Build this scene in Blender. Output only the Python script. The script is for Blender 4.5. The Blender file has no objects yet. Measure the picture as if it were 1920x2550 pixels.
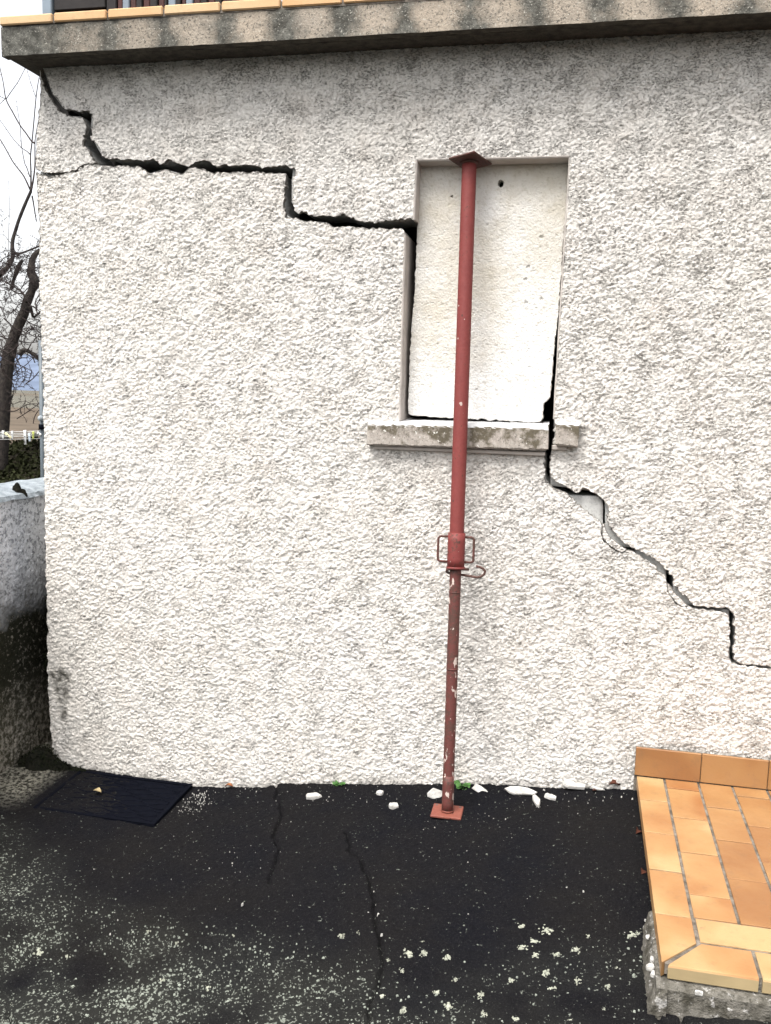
import bpy, math, random
import numpy as np
from mathutils import Matrix, Vector, Euler

# ------------------------------------------------------------------ camera
scene = bpy.context.scene
YAW, PITCH, ROLL, FPX = 0.21061762, 0.12419118, 0.0302764, 2291.64
CAM = np.array([0.0, -3.3, 1.5])
def cam_axes():
    f = np.array([-math.sin(YAW)*math.cos(PITCH), math.cos(YAW)*math.cos(PITCH), -math.sin(PITCH)])
    r = np.array([math.cos(YAW), math.sin(YAW), 0.0]); u = np.cross(r, f)
    return np.array([r*math.cos(ROLL)+u*math.sin(ROLL), -r*math.sin(ROLL)+u*math.cos(ROLL), f])
AX = cam_axes()
cd = bpy.data.cameras.new('camera'); cam = bpy.data.objects.new('camera', cd)
scene.collection.objects.link(cam); scene.camera = cam
m = Matrix.Identity(4)
for i in range(3):
    m[i][0] = AX[0][i]; m[i][1] = AX[1][i]; m[i][2] = -AX[2][i]; m[i][3] = CAM[i]
cam.matrix_world = m
cd.sensor_fit = 'VERTICAL'; cd.sensor_height = 36.0; cd.sensor_width = 36.0
cd.lens = FPX/2550*36.0; cd.clip_start = 0.05; cd.clip_end = 5000

# ------------------------------------------------------------------ sky, sun, exposure
SUN_EL, SUN_AZ = math.radians(62), math.radians(25)     # azimuth from -Y (behind camera) towards -X
world = bpy.data.worlds.new('World'); scene.world = world; world.use_nodes = True
wn = world.node_tree.nodes; wl = world.node_tree.links
bg = wn['Background']
sky = wn.new('ShaderNodeTexSky'); sky.sky_type = 'NISHITA'; sky.sun_disc = False
sky.sun_elevation = SUN_EL; sky.sun_rotation = math.radians(180+25)
sky.air_density = 1.0; sky.dust_density = 4.0; sky.ozone_density = 1.0
hs = wn.new('ShaderNodeHueSaturation'); hs.inputs['Saturation'].default_value = 0.22
tint = wn.new('ShaderNodeMix'); tint.data_type = 'RGBA'; tint.blend_type = 'MULTIPLY'
tint.inputs[0].default_value = 1.0; tint.inputs[7].default_value = (1.02, 1.0, 0.985, 1)
wl.new(sky.outputs[0], hs.inputs['Color']); wl.new(hs.outputs[0], tint.inputs[6])
wl.new(tint.outputs[2], bg.inputs['Color']); bg.inputs['Strength'].default_value = 0.14
sl = bpy.data.lights.new('sun', 'SUN'); sl.energy = 1.5; sl.angle = math.radians(34); sl.color = (1.0, 0.975, 0.94)
so = bpy.data.objects.new('sun', sl); scene.collection.objects.link(so)
sd = Vector((-math.sin(SUN_AZ)*math.cos(SUN_EL), -math.cos(SUN_AZ)*math.cos(SUN_EL), math.sin(SUN_EL)))
so.rotation_euler = sd.to_track_quat('Z', 'Y').to_euler(); so.location = (0, -6, 8)
vs = scene.view_settings
vs.view_transform = 'Standard'; vs.look = 'None'; vs.gamma = 1.0; vs.use_curve_mapping = False
vs.exposure = 1.43

# ------------------------------------------------------------------ helpers
rng = np.random.default_rng(7); random.seed(7)
# point of the place seen at pixel (px,py) of the 1920x2550 photograph, on the plane Y = y or Z = z
def ray(px, py): return (px-960)/FPX*AX[0]-(py-1275)/FPX*AX[1]+AX[2]
def Wy(px, py, y=0.0):
    d = ray(px, py); return CAM+d*(y-CAM[1])/d[1]
def Wz(px, py, z):
    d = ray(px, py); return CAM+d*(z-CAM[2])/d[2]
def Wg(px, py):
    p = Wz(px, py, 0.0)
    for _ in range(12): p = Wz(px, py, 0.5*p[2]+0.5*float(ground_z(p[0], p[1])))
    return p

def obj(name, verts, faces, mats, parent=None, smooth=False, midx=None, loc=None):
    me = bpy.data.meshes.new(name)
    verts = np.asarray(verts, dtype=np.float32).reshape(-1, 3)
    if isinstance(faces, np.ndarray):
        n, k = faces.shape
        me.vertices.add(len(verts)); me.vertices.foreach_set('co', verts.ravel())
        me.loops.add(n*k); me.loops.foreach_set('vertex_index', faces.astype(np.int32).ravel())
        me.polygons.add(n); me.polygons.foreach_set('loop_start', np.arange(0, n*k, k, dtype=np.int32))
        me.update(calc_edges=True)
    else:
        me.from_pydata([tuple(map(float, v)) for v in verts], [], faces)
    for mt in (mats if isinstance(mats, (list, tuple)) else [mats]): me.materials.append(mt)
    if midx is not None: me.polygons.foreach_set('material_index', np.asarray(midx, dtype=np.int32))
    me.polygons.foreach_set('use_smooth', np.full(len(me.polygons), bool(smooth)) if not isinstance(smooth, np.ndarray) else smooth)
    me.update()
    o = bpy.data.objects.new(name, me); scene.collection.objects.link(o)
    if parent is not None: o.parent = parent
    if loc is not None: o.location = loc
    return o
def tag(o, label=None, cat=None, group=None, kind=None):
    if label: o['label'] = label
    if cat: o['category'] = cat
    if group: o['group'] = group
    if kind: o['kind'] = kind
    return o
def thing(name, label, cat, group=None, loc=(0, 0, 0)):
    o = bpy.data.objects.new(name, None); scene.collection.objects.link(o)
    o.location = loc; o.empty_display_size = 0.1
    bpy.context.view_layer.update()
    return tag(o, label, cat, group)

class MB:
    def __init__(s): s.v = []; s.f = []; s.m = []
    def add(s, vs_, fs, mi=0):
        b = len(s.v); s.v += [tuple(map(float, v)) for v in vs_]; s.f += [tuple(i+b for i in f) for f in fs]; s.m += [mi]*len(fs)
    def box(s, a, b, mi=0, bev=0.0, M=None):
        x0, y0, z0 = a; x1, y1, z1 = b
        if bev <= 0:
            vs_ = [(x, y, z) for z in (z0, z1) for y in (y0, y1) for x in (x0, x1)]
            fs = [(0,2,3,1),(4,5,7,6),(0,1,5,4),(2,6,7,3),(0,4,6,2),(1,3,7,5)]
        else:
            vs_ = []; fs = []; t = bev
            for (z, i) in ((z0, t), (z0+t, 0), (z1-t, 0), (z1, t)):
                for (x, y) in ((x0+i, y0+t), (x0+t, y0+i), (x1-t, y0+i), (x1-i, y0+t), (x1-i, y1-t), (x1-t, y1-i), (x0+t, y1-i), (x0+i, y1-t)):
                    vs_.append((x, y, z))
            for k in range(3):
                for j in range(8): fs.append((k*8+j, k*8+(j+1) % 8, k*8+8+(j+1) % 8, k*8+8+j))
            fs.append(tuple(reversed(range(8)))); fs.append(tuple(range(24, 32)))
        if M is not None: vs_ = [tuple(M @ Vector(v)) for v in vs_]
        s.add(vs_, fs, mi)
    def tube(s, pts, rad, n=8, mi=0, caps=True):
        pts = [Vector(p) for p in pts]
        if not isinstance(rad, (list, tuple)): rad = [rad]*len(pts)
        up = Vector((0.13, 0.31, 0.94)); vs_ = []; fs = []
        prev = None
        for i, p in enumerate(pts):
            t = (pts[min(i+1, len(pts)-1)]-pts[max(i-1, 0)]).normalized()
            if prev is None:
                a = t.cross(up)
                if a.length < 0.05: a = t.cross(Vector((1, 0, 0)))
            else: a = prev-t*prev.dot(t)
            a.normalize(); prev = a; b = t.cross(a)
            for k in range(n):
                an = 2*math.pi*k/n; vs_.append(p+a*(math.cos(an)*rad[i])+b*(math.sin(an)*rad[i]))
        for i in range(len(pts)-1):
            for k in range(n): fs.append((i*n+k, i*n+(k+1) % n, (i+1)*n+(k+1) % n, (i+1)*n+k))
        if caps: fs.append(tuple(reversed(range(n)))); fs.append(tuple(range((len(pts)-1)*n, len(pts)*n)))
        s.add(vs_, fs, mi)
    def build(s, name, mats, parent=None, smooth=False):
        return obj(name, s.v, s.f, mats, parent, smooth, s.m)

# ------------------------------------------------------------------ materials
class NT:
    def __init__(s, name, rough=0.9, spec=0.2, col=(0.5, 0.5, 0.5)):
        s.mat = bpy.data.materials.new(name); s.mat.use_nodes = True
        s.n = s.mat.node_tree.nodes; s.l = s.mat.node_tree.links; s.b = s.n['Principled BSDF']
        s.b.inputs['Roughness'].default_value = rough; s.b.inputs['Specular IOR Level'].default_value = spec
        s.b.inputs['Base Color'].default_value = (*col, 1); s.obj = None
    def coord(s, scale=None, off=None):
        if s.obj is None:
            g = s.n.new('ShaderNodeNewGeometry'); s.obj = g.outputs['Position']
        if scale is None and off is None: return s.obj
        mp = s.n.new('ShaderNodeMapping'); s.l.new(s.obj, mp.inputs['Vector'])
        if scale: mp.inputs['Scale'].default_value = scale
        if off: mp.inputs['Location'].default_value = off
        return mp.outputs[0]
    def noise(s, scale, detail=3, rough=0.55, dist=0.0, vec=None, out=0):
        t = s.n.new('ShaderNodeTexNoise'); t.inputs['Scale'].default_value = scale; t.inputs['Detail'].default_value = detail
        t.inputs['Roughness'].default_value = rough; t.inputs['Distortion'].default_value = dist
        s.l.new(vec if vec is not None else s.coord(), t.inputs['Vector']); return t.outputs[out]
    def voro(s, scale, feature='F1', vec=None, out='Distance'):
        t = s.n.new('ShaderNodeTexVoronoi'); t.feature = feature; t.inputs['Scale'].default_value = scale
        s.l.new(vec if vec is not None else s.coord(), t.inputs['Vector']); return t.outputs[out]
    def ramp(s, fac, stops):
        r = s.n.new('ShaderNodeValToRGB'); s.l.new(fac, r.inputs[0])
        e = r.color_ramp.elements
        while len(e) < len(stops): e.new(0.5)
        for k, (p, c) in enumerate(stops):
            e[k].position = p
            c = (c, c, c) if not isinstance(c, (tuple, list)) else c
            e[k].color = (*c, 1)
        return r.outputs[0]
    def mix(s, fac, a, b, mode='MIX'):
        x = s.n.new('ShaderNodeMix'); x.data_type = 'RGBA'; x.blend_type = mode; x.clamp_factor = True
        for v, i in ((fac, 0), (a, 6), (b, 7)):
            if hasattr(v, 'is_output'): s.l.new(v, x.inputs[i])
            elif i == 0: x.inputs[0].default_value = v
            else: x.inputs[i].default_value = (*v, 1)
        return x.outputs[2]
    def math(s, op, a, b=0.0, c=None):
        x = s.n.new('ShaderNodeMath'); x.operation = op
        for v, i in ((a, 0), (b, 1), (c, 2)):
            if v is None: continue
            if hasattr(v, 'is_output'): s.l.new(v, x.inputs[i])
            else: x.inputs[i].default_value = v
        return x.outputs[0]
    def xyz(s):
        x = s.n.new('ShaderNodeSeparateXYZ'); s.l.new(s.coord(), x.inputs[0]); return x.outputs
    def col(s, c): s.l.new(c, s.b.inputs['Base Color']) if hasattr(c, 'is_output') else None
    def rough(s, c): s.l.new(c, s.b.inputs['Roughness'])
    def bump(s, h, dist=0.002, strength=1.0):
        b = s.n.new('ShaderNodeBump'); b.inputs['Distance'].default_value = dist; b.inputs['Strength'].default_value = strength
        s.l.new(h, b.inputs['Height']); s.l.new(b.outputs[0], s.b.inputs['Normal'])
    def attr(s, name):
        a = s.n.new('ShaderNodeAttribute'); a.attribute_name = name; return a.outputs['Fac']
    def rnd(s):
        a = s.n.new('ShaderNodeObjectInfo'); return a.outputs['Random']

def mat_roughcast(name='roughcast', tint=(0.70, 0.676, 0.636)):
    t = NT(name, 0.95, 0.1)
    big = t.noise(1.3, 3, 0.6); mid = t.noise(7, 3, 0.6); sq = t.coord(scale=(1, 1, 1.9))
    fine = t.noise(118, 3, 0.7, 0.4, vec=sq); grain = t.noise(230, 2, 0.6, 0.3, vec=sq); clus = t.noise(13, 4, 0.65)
    c = t.mix(t.ramp(big, [(0.35, 0), (0.65, 1)]), tint, (tint[0]*0.97, tint[1]*0.96, tint[2]*0.94))
    c = t.mix(t.ramp(mid, [(0.47, 0), (0.72, 0.6)]), c, (tint[0]*0.9, tint[1]*0.865, tint[2]*0.83))
    # pit shade painted into the colour as dark specks, plus soot, in clusters
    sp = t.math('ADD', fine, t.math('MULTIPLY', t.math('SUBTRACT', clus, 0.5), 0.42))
    ps = t.xyz(); sp = t.math('ADD', sp, t.math('MULTIPLY', t.math('ADD', ps['X'], t.math('MULTIPLY_ADD', ps['Z'], 0.8, -1.1)), 0.013))   # painted pit specks and soot denser towards the upper right
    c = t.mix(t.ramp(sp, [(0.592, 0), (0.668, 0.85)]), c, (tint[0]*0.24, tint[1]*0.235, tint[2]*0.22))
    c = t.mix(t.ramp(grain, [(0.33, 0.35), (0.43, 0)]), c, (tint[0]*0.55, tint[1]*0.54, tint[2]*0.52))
    z = t.xyz()['Z']
    foot = t.ramp(t.math('ADD', z, t.math('MULTIPLY', mid, 0.35)), [(0.02, 0), (0.16, 0.0), (0.30, 0.0)])
    cr = t.attr('groove')
    c = t.mix(t.math('MULTIPLY', cr, 0.8), c, (0.10, 0.09, 0.08))
    st = t.attr('stain')
    c = t.mix(t.math('MULTIPLY', st, t.ramp(t.noise(38, 3), [(0.3, 0.3), (0.6, 1)])), c, (0.10, 0.095, 0.08))
    t.col(c)
    t.bump(t.math('SUBTRACT', t.math('MULTIPLY', grain, 0.35), t.math('MULTIPLY', t.ramp(sp, [(0.52, 0), (0.69, 1)]), 0.55)), 0.008, 1.0)
    return t.mat
def mat_broken(name, c0, c1, dist=0.003):
    t = NT(name, 0.95, 0.1)
    c = t.mix(t.ramp(t.noise(30, 4), [(0.35, 0), (0.65, 1)]), c0, c1)
    c = t.mix(t.ramp(t.noise(160, 2), [(0.55, 0), (0.7, 0.6)]), c, tuple(x*0.6 for x in c1))
    t.col(c); t.bump(t.noise(120, 4, 0.65), dist, 1.0); return t.mat
def mat_plain(name, c, rough=0.8, spec=0.25, var=0.15, scale=40, bump=0.0006, metal=0.0):
    t = NT(name, rough, spec)
    t.b.inputs['Metallic'].default_value = metal
    t.col(t.mix(t.ramp(t.noise(scale, 3), [(0.3, 0), (0.7, 1)]), tuple(x*(1-var) for x in c), tuple(min(1, x*(1+var)) for x in c)))
    t.bump(t.noise(scale*4, 3), bump, 1.0); return t.mat
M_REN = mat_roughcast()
M_BRK = mat_broken('broken_mortar', (0.26, 0.245, 0.22), (0.18, 0.17, 0.155))
M_CORE = mat_broken('concrete_block', (0.50, 0.50, 0.48), (0.40, 0.40, 0.385), 0.0015)
M_REVEAL = mat_plain('smooth_plaster', (0.44, 0.405, 0.37), 0.9, 0.1, 0.12, 14, 0.0008)
M_DARK = mat_plain('interior_block_and_hole_shade', (0.10, 0.095, 0.09), 0.95, 0.05, 0.2, 10, 0.001)

def mat_slab():
    t = NT('weathered_concrete', 0.93, 0.12)
    x = t.xyz()
    ph = t.math('FRACT', t.math('DIVIDE', t.math('ADD', x['X'], 2.155), 0.2142))
    dj = t.math('ABSOLUTE', t.math('SUBTRACT', ph, 0.0)); dj2 = t.math('SUBTRACT', 1.0, ph)
    d = t.math('MINIMUM', dj, dj2)
    n = t.noise(9, 4, 0.6); n2 = t.noise(26, 4, 0.65)
    jag = t.math('ADD', d, t.math('MULTIPLY', t.math('SUBTRACT', n, 0.5), 0.9))
    streak = t.ramp(jag, [(0.06, 1.0), (0.36, 0.0)])
    left = t.ramp(t.math('ADD', t.math('MULTIPLY', x['X'], 0.9), t.math('MULTIPLY', n, 0.8)), [(-0.0, 0)])
    lf = t.math('MULTIPLY_ADD', x['X'], -1.6, -2.3)       # 1 at the left end, 0 from about x = -1.3
    lf = t.math('ADD', lf, t.math('MULTIPLY', t.math('SUBTRACT', n, 0.5), 1.6)); lf = t.math('MINIMUM', t.math('MAXIMUM', lf, 0.0), 0.95)
    c = t.mix(t.ramp(t.noise(5, 3), [(0.35, 0), (0.7, 1)]), (0.37, 0.315, 0.25), (0.30, 0.265, 0.22))
    c = t.mix(t.ramp(n2, [(0.45, 0), (0.7, 0.5)]), c, (0.25, 0.22, 0.18))
    s = t.math('MAXIMUM', t.math('MULTIPLY', streak, 0.92), lf)
    c = t.mix(s, c, t.mix(t.ramp(n2, [(0.4, 0), (0.62, 1)]), (0.042, 0.043, 0.038), (0.13, 0.13, 0.115)))
    c = t.mix(t.ramp(t.noise(120, 3, 0.7), [(0.54, 0), (0.64, 0.75)]), c, (0.05, 0.05, 0.045))
    c = t.mix(t.ramp(t.noise(170, 2, vec=t.coord(off=(3, 1, 2))), [(0.63, 0), (0.7, 0.6)]), c, (0.5, 0.48, 0.42))
    t.col(c); t.bump(t.math('ADD', t.noise(140, 4, 0.7), t.math('MULTIPLY', n2, 0.6)), 0.004, 1.0); return t.mat
M_SLAB = mat_slab()
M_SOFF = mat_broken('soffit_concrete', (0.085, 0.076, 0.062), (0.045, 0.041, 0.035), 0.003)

def mat_sill():
    t = NT('sill_concrete', 0.93, 0.12)
    z = t.xyz()['Z']
    n = t.noise(16, 4, 0.7); n2 = t.noise(60, 4, 0.7)
    c = t.mix(t.ramp(n2, [(0.35, 0), (0.65, 1)]), (0.40, 0.365, 0.325), (0.29, 0.26, 0.23))
    up = t.math('MULTIPLY_ADD', z, 14.0, -19.1)            # more growth near the top arris
    c = t.mix(t.ramp(t.math('ADD', n, t.math('MULTIPLY', up, 0.22)), [(0.46, 0), (0.60, 0.9)]), c, (0.085, 0.072, 0.046))
    c = t.mix(t.ramp(t.noise(180, 2), [(0.62, 0), (0.68, 0.7)]), c, (0.06, 0.055, 0.05))
    c = t.mix(t.ramp(t.noise(75, 3, vec=t.coord(off=(2, 5, 1))), [(0.66, 0), (0.72, 0.9)]), c, (0.7, 0.69, 0.64))
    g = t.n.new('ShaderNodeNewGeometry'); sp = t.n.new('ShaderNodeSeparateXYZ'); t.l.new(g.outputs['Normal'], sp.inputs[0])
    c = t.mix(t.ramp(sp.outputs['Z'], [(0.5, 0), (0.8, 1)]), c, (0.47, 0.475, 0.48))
    t.col(c); t.bump(t.noise(150, 4, 0.7), 0.003, 1.0); return t.mat
M_SILL = mat_sill()

def mat_board():
    t = NT('aerated_board', 0.9, 0.15)
    z = t.xyz()['Z']
    n = t.noise(5, 4, 0.65); n2 = t.noise(70, 3, 0.65)
    c = t.mix(t.ramp(t.math('ADD', n, t.math('MULTIPLY_ADD', z, 0.3, -0.55)), [(0.35, 0), (0.75, 1)]), (0.71, 0.70, 0.67), (0.55, 0.515, 0.44))
    c = t.mix(t.ramp(n2, [(0.54, 0), (0.70, 0.5)]), c, (0.38, 0.34, 0.26))
    t.col(c)
    h = t.math('ADD', t.noise(130, 3, 0.6), t.math('MULTIPLY', t.ramp(t.voro(60), [(0.0, 0), (0.25, 1)]), 0.35))
    t.bump(h, 0.0042, 1.0); return t.mat
M_BOARD = mat_board()

def mat_tile(name, stops, grad=0.5):
    t = NT(name, 0.42, 0.35)
    r = t.rnd()
    cb = t.n.new('ShaderNodeCombineXYZ'); t.l.new(t.math('MULTIPLY', r, 37.0), cb.inputs[0]); t.l.new(t.math('MULTIPLY', r, 11.0), cb.inputs[2])
    va = t.n.new('ShaderNodeVectorMath'); va.operation = 'ADD'; t.l.new(t.coord(), va.inputs[0]); t.l.new(cb.outputs[0], va.inputs[1])
    n = t.noise(4.2, 2, 0.5, 0.3, vec=va.outputs[0])
    f = t.math('ADD', n, t.math('MULTIPLY', t.math('SUBTRACT', r, 0.5), 0.28))
    c = t.ramp(f, stops)
    c = t.mix(t.ramp(t.noise(260, 2), [(0.55, 0), (0.75, 0.22)]), c, (0.34, 0.15, 0.05))
    c = t.mix(t.ramp(t.noise(22, 5, 0.75), [(0.54, 0), (0.75, 0.4)]), c, (0.15, 0.085, 0.045))
    c = t.mix(t.ramp(t.noise(60, 4, 0.8, 1.0), [(0.64, 0), (0.70, 0.45)]), c, (0.11, 0.085, 0.06))
    t.col(c); t.bump(t.noise(90, 3), 0.0005, 1.0)
    t.rough(t.ramp(t.noise(30, 3), [(0.3, 0.34), (0.7, 0.55)])); return t.mat
M_TILE_L = mat_tile('glazed_tile_light', [(0.30, (0.26, 0.115, 0.042)), (0.42, (0.305, 0.160, 0.064)), (0.54, (0.33, 0.190, 0.080)), (0.68, (0.37, 0.250, 0.120))])
M_TILE_D = mat_tile('glazed_tile_brown', [(0.30, (0.225, 0.105, 0.040)), (0.5, (0.27, 0.138, 0.054)), (0.75, (0.32, 0.18, 0.075))])
M_TILE_E = mat_tile('glazed_edge_tile', [(0.30, (0.50, 0.29, 0.13)), (0.5, (0.52, 0.335, 0.17)), (0.75, (0.55, 0.385, 0.22))])
M_NOSE = mat_plain('tile_front_edge', (0.33, 0.255, 0.14), 0.45, 0.3, 0.12, 9)
M_GROUT = mat_broken('grey_grout', (0.21, 0.185, 0.155), (0.085, 0.072, 0.058), 0.0025)
def mat_base():
    t = NT('rough_concrete', 0.95, 0.1); n = t.noise(22, 5, 0.7); n2 = t.noise(70, 4, 0.7)
    c = t.mix(t.ramp(n, [(0.36, 0), (0.6, 1)]), (0.055, 0.051, 0.040), (0.16, 0.15, 0.13))
    c = t.mix(t.ramp(t.noise(34, 5, 0.7, vec=t.coord(off=(4, 2, 7))), [(0.58, 0), (0.62, 0.9)]), c, (0.36, 0.35, 0.33))
    c = t.mix(t.ramp(n2, [(0.56, 0), (0.66, 0.8)]), c, (0.05, 0.047, 0.036))
    t.col(c); t.bump(t.math('ADD', n, t.math('MULTIPLY', n2, 0.5)), 0.014, 1.0); return t.mat
M_BASE = mat_base()
M_WHITE = mat_broken('white_plaster', (0.52, 0.51, 0.485), (0.36, 0.35, 0.325), 0.004)
M_LICH = mat_plain('pale_lichen', (0.22, 0.24, 0.205), 0.95, 0.05, 0.45, 8, 0.001)
M_CRUMB = mat_plain('white_crumb', (0.42, 0.41, 0.38), 0.95, 0.05, 0.25, 9, 0.001)

def mat_asphalt():
    t = NT('old_asphalt', 0.97, 0.05)
    n = t.noise(2.4, 4, 0.6); f = t.noise(260, 3, 0.7)
    c = t.mix(t.ramp(n, [(0.35, 0), (0.7, 1)]), (0.0050, 0.0052, 0.0068), (0.0085, 0.0079, 0.0076))
    c = t.mix(t.ramp(f, [(0.55, 0), (0.78, 0.7)]), c, (0.042, 0.040, 0.039))
    li = t.attr('lichen')
    v = t.noise(95, 3, 0.65)
    thr = t.math('ADD', v, t.math('MULTIPLY', li, 0.155))
    g = t.mix(t.math('MULTIPLY', li, 0.8), c, (0.030, 0.031, 0.027))
    c = t.mix(t.ramp(thr, [(0.67, 0), (0.71, 0.9)]), g, (0.20, 0.215, 0.185))
    gr = t.attr('gravel')
    gv = t.mix(t.ramp(t.noise(75, 3, 0.7), [(0.42, 0), (0.58, 1)]), (0.02, 0.019, 0.015), (0.21, 0.20, 0.165))
    c = t.mix(gr, c, gv)
    t.col(c); t.bump(t.math('ADD', f, t.math('MULTIPLY', t.noise(120, 3), 0.8)), 0.003, 1.0); return t.mat
M_ASPH = mat_asphalt()

def mat_redsteel(name, rust, spl, dg=0.72, dw=0.93, c0=(0.150, 0.028, 0.025)):
    t = NT(name, 0.5, 0.35)
    n = t.noise(28, 4, 0.7); n2 = t.noise(120, 3, 0.7)
    c = t.mix(t.ramp(n, [(0.35, 0), (0.7, 1)]), c0, (c0[0]*1.2, c0[1]*1.25, c0[2]*1.2))
    c = t.mix(t.ramp(t.math('ADD', t.math('MULTIPLY', n, 0.6), t.math('MULTIPLY', n2, 0.5)), [(0.62-rust, 0), (0.70-rust, 0.85)]), c, (0.062, 0.032, 0.024))
    sv = t.noise(42, 3, 0.6, vec=t.coord(scale=(1, 1, 0.55), off=(1, 4, 2)))
    c = t.mix(t.ramp(sv, [(0.73-spl, 0), (0.76-spl, 0.9)]), c, (0.50, 0.42, 0.37))
    wob = t.math('MULTIPLY', t.noise(60, 2), 0.35)
    def dots(c, sc, rad, gate, colr, off):
        v = t.n.new('ShaderNodeTexVoronoi'); v.inputs['Scale'].default_value = sc; t.l.new(t.coord(scale=(1, 1, 0.7), off=off), v.inputs['Vector'])
        sp = t.n.new('ShaderNodeSeparateColor'); t.l.new(v.outputs['Color'], sp.inputs[0])
        g = t.math('GREATER_THAN', sp.outputs[0], gate); d = t.math('LESS_THAN', t.math('ADD', v.outputs['Distance'], wob), t.math('MULTIPLY_ADD', sp.outputs[1], rad, 0.14))
        return t.mix(t.math('MULTIPLY', t.math('MULTIPLY', g, d), 0.92), c, colr)
    c = dots(c, 55, 0.25, dg, (0.055, 0.026, 0.020), (3, 1, 5)); c = dots(c, 42, 0.28, dw, (0.42, 0.33, 0.29), (1, 7, 2))
    t.col(c); t.bump(n2, 0.0010, 1.0); t.rough(t.ramp(n2, [(0.3, 0.5), (0.7, 0.8)])); return t.mat
M_RED = mat_redsteel('red_oxide_paint', -0.02, 0.0)
M_REDC = mat_redsteel('collar_red_paint', 0.04, 0.04, 0.5, 0.62)
M_REDW = mat_redsteel('worn_red_paint', 0.09, 0.13, 0.4, 0.55, (0.098, 0.028, 0.024))
M_REDB = mat_redsteel('dusty_red_paint', -0.02, 0.02, 0.7, 0.8, (0.17, 0.050, 0.034))
M_RUST = mat_redsteel('rusty_steel', 0.12, -0.05, 0.6, 0.97, (0.085, 0.028, 0.022))

# ------------------------------------------------------------------ ground
GX = [-300, -3.2, -2.1, -1.46, -1.15, -1.1, -0.4, 0.243, 0.7, 3, 300]
GZ = [-0.07, -0.07, -0.062, -0.074, -0.044, -0.034, 0.046, 0.112, 0.155, 0.20, 0.2]
def ground_z(x, y):
    x = np.asarray(x, float); y = np.asarray(y, float)
    yy = np.clip(y, -4, 0.5)
    base = np.interp(x, GX, GZ)
    led = 0.012*np.clip((x+1.16)/0.05, 0, 1)*np.clip(1+(y/0.12), 0, 1)
    return base+0.037*yy+led
def seg_dist(px, py, pts):
    d = np.full(px.shape, 1e9)
    for (x0, y0), (x1, y1) in zip(pts[:-1], pts[1:]):
        dx, dy = x1-x0, y1-y0; L = dx*dx+dy*dy+1e-12
        t = np.clip(((px-x0)*dx+(py-y0)*dy)/L, 0, 1)
        d = np.minimum(d, np.hypot(px-x0-t*dx, py-y0-t*dy))
    return d
def jag(pts, amp, step, seed):
    r = np.random.default_rng(seed); out = []
    for a, b in zip(pts[:-1], pts[1:]):
        a = np.array(a, float); b = np.array(b, float); L = np.linalg.norm(b-a); n = max(1, int(L/step))
        nrm = np.array([-(b-a)[1], (b-a)[0]])/(L+1e-9)
        for i in range(n):
            k = 0 if i == 0 else r.normal()*amp
            out.append(tuple(a+(b-a)*i/n+nrm*k))
    out.append(tuple(pts[-1])); return out
# value noise on arrays
def vnoise(x, y, s, seed):
    r = np.random.default_rng(seed).random((256, 256)).astype(np.float32)
    u = x/s; v = y/s; i = np.floor(u).astype(int); j = np.floor(v).astype(int)
    fu = u-i; fv = v-j; fu = fu*fu*(3-2*fu); fv = fv*fv*(3-2*fv)
    g = lambda a, b: r[a & 255, b & 255]
    return (g(i, j)*(1-fu)+g(i+1, j)*fu)*(1-fv)+(g(i, j+1)*(1-fu)+g(i+1, j+1)*fu)*fv
def lumps(x, z, cell, seed, lo=0.5, hi=1.0, el=0.55):
    r = np.random.default_rng(seed); T = 256
    tx, tz, ta, tr, th = (r.random((T, T)).astype(np.float32) for _ in range(5))
    ix = np.floor(x/cell).astype(int); iz = np.floor(z/cell).astype(int); out = np.zeros_like(x)
    for dx in (-1, 0, 1):
        for dz in (-1, 0, 1):
            a = (ix+dx) & 255; b = (iz+dz) & 255
            px = (ix+dx+tx[a, b])*cell; pz = (iz+dz+tz[a, b])*cell
            an = (ta[a, b]-0.5)*2.0; ca, sa = np.cos(an), np.sin(an)
            ux = (x-px)*ca+(z-pz)*sa; uz = -(x-px)*sa+(z-pz)*ca
            R = cell*(0.55+0.5*tr[a, b])
            d2 = (ux/R)**2+(uz/(R*(el+0.3*tr[b, a])))**2
            v = (lo+(hi-lo)*th[a, b])*np.sqrt(np.maximum(0, 1-d2))
            out = np.maximum(out, v)
    return out

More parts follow.
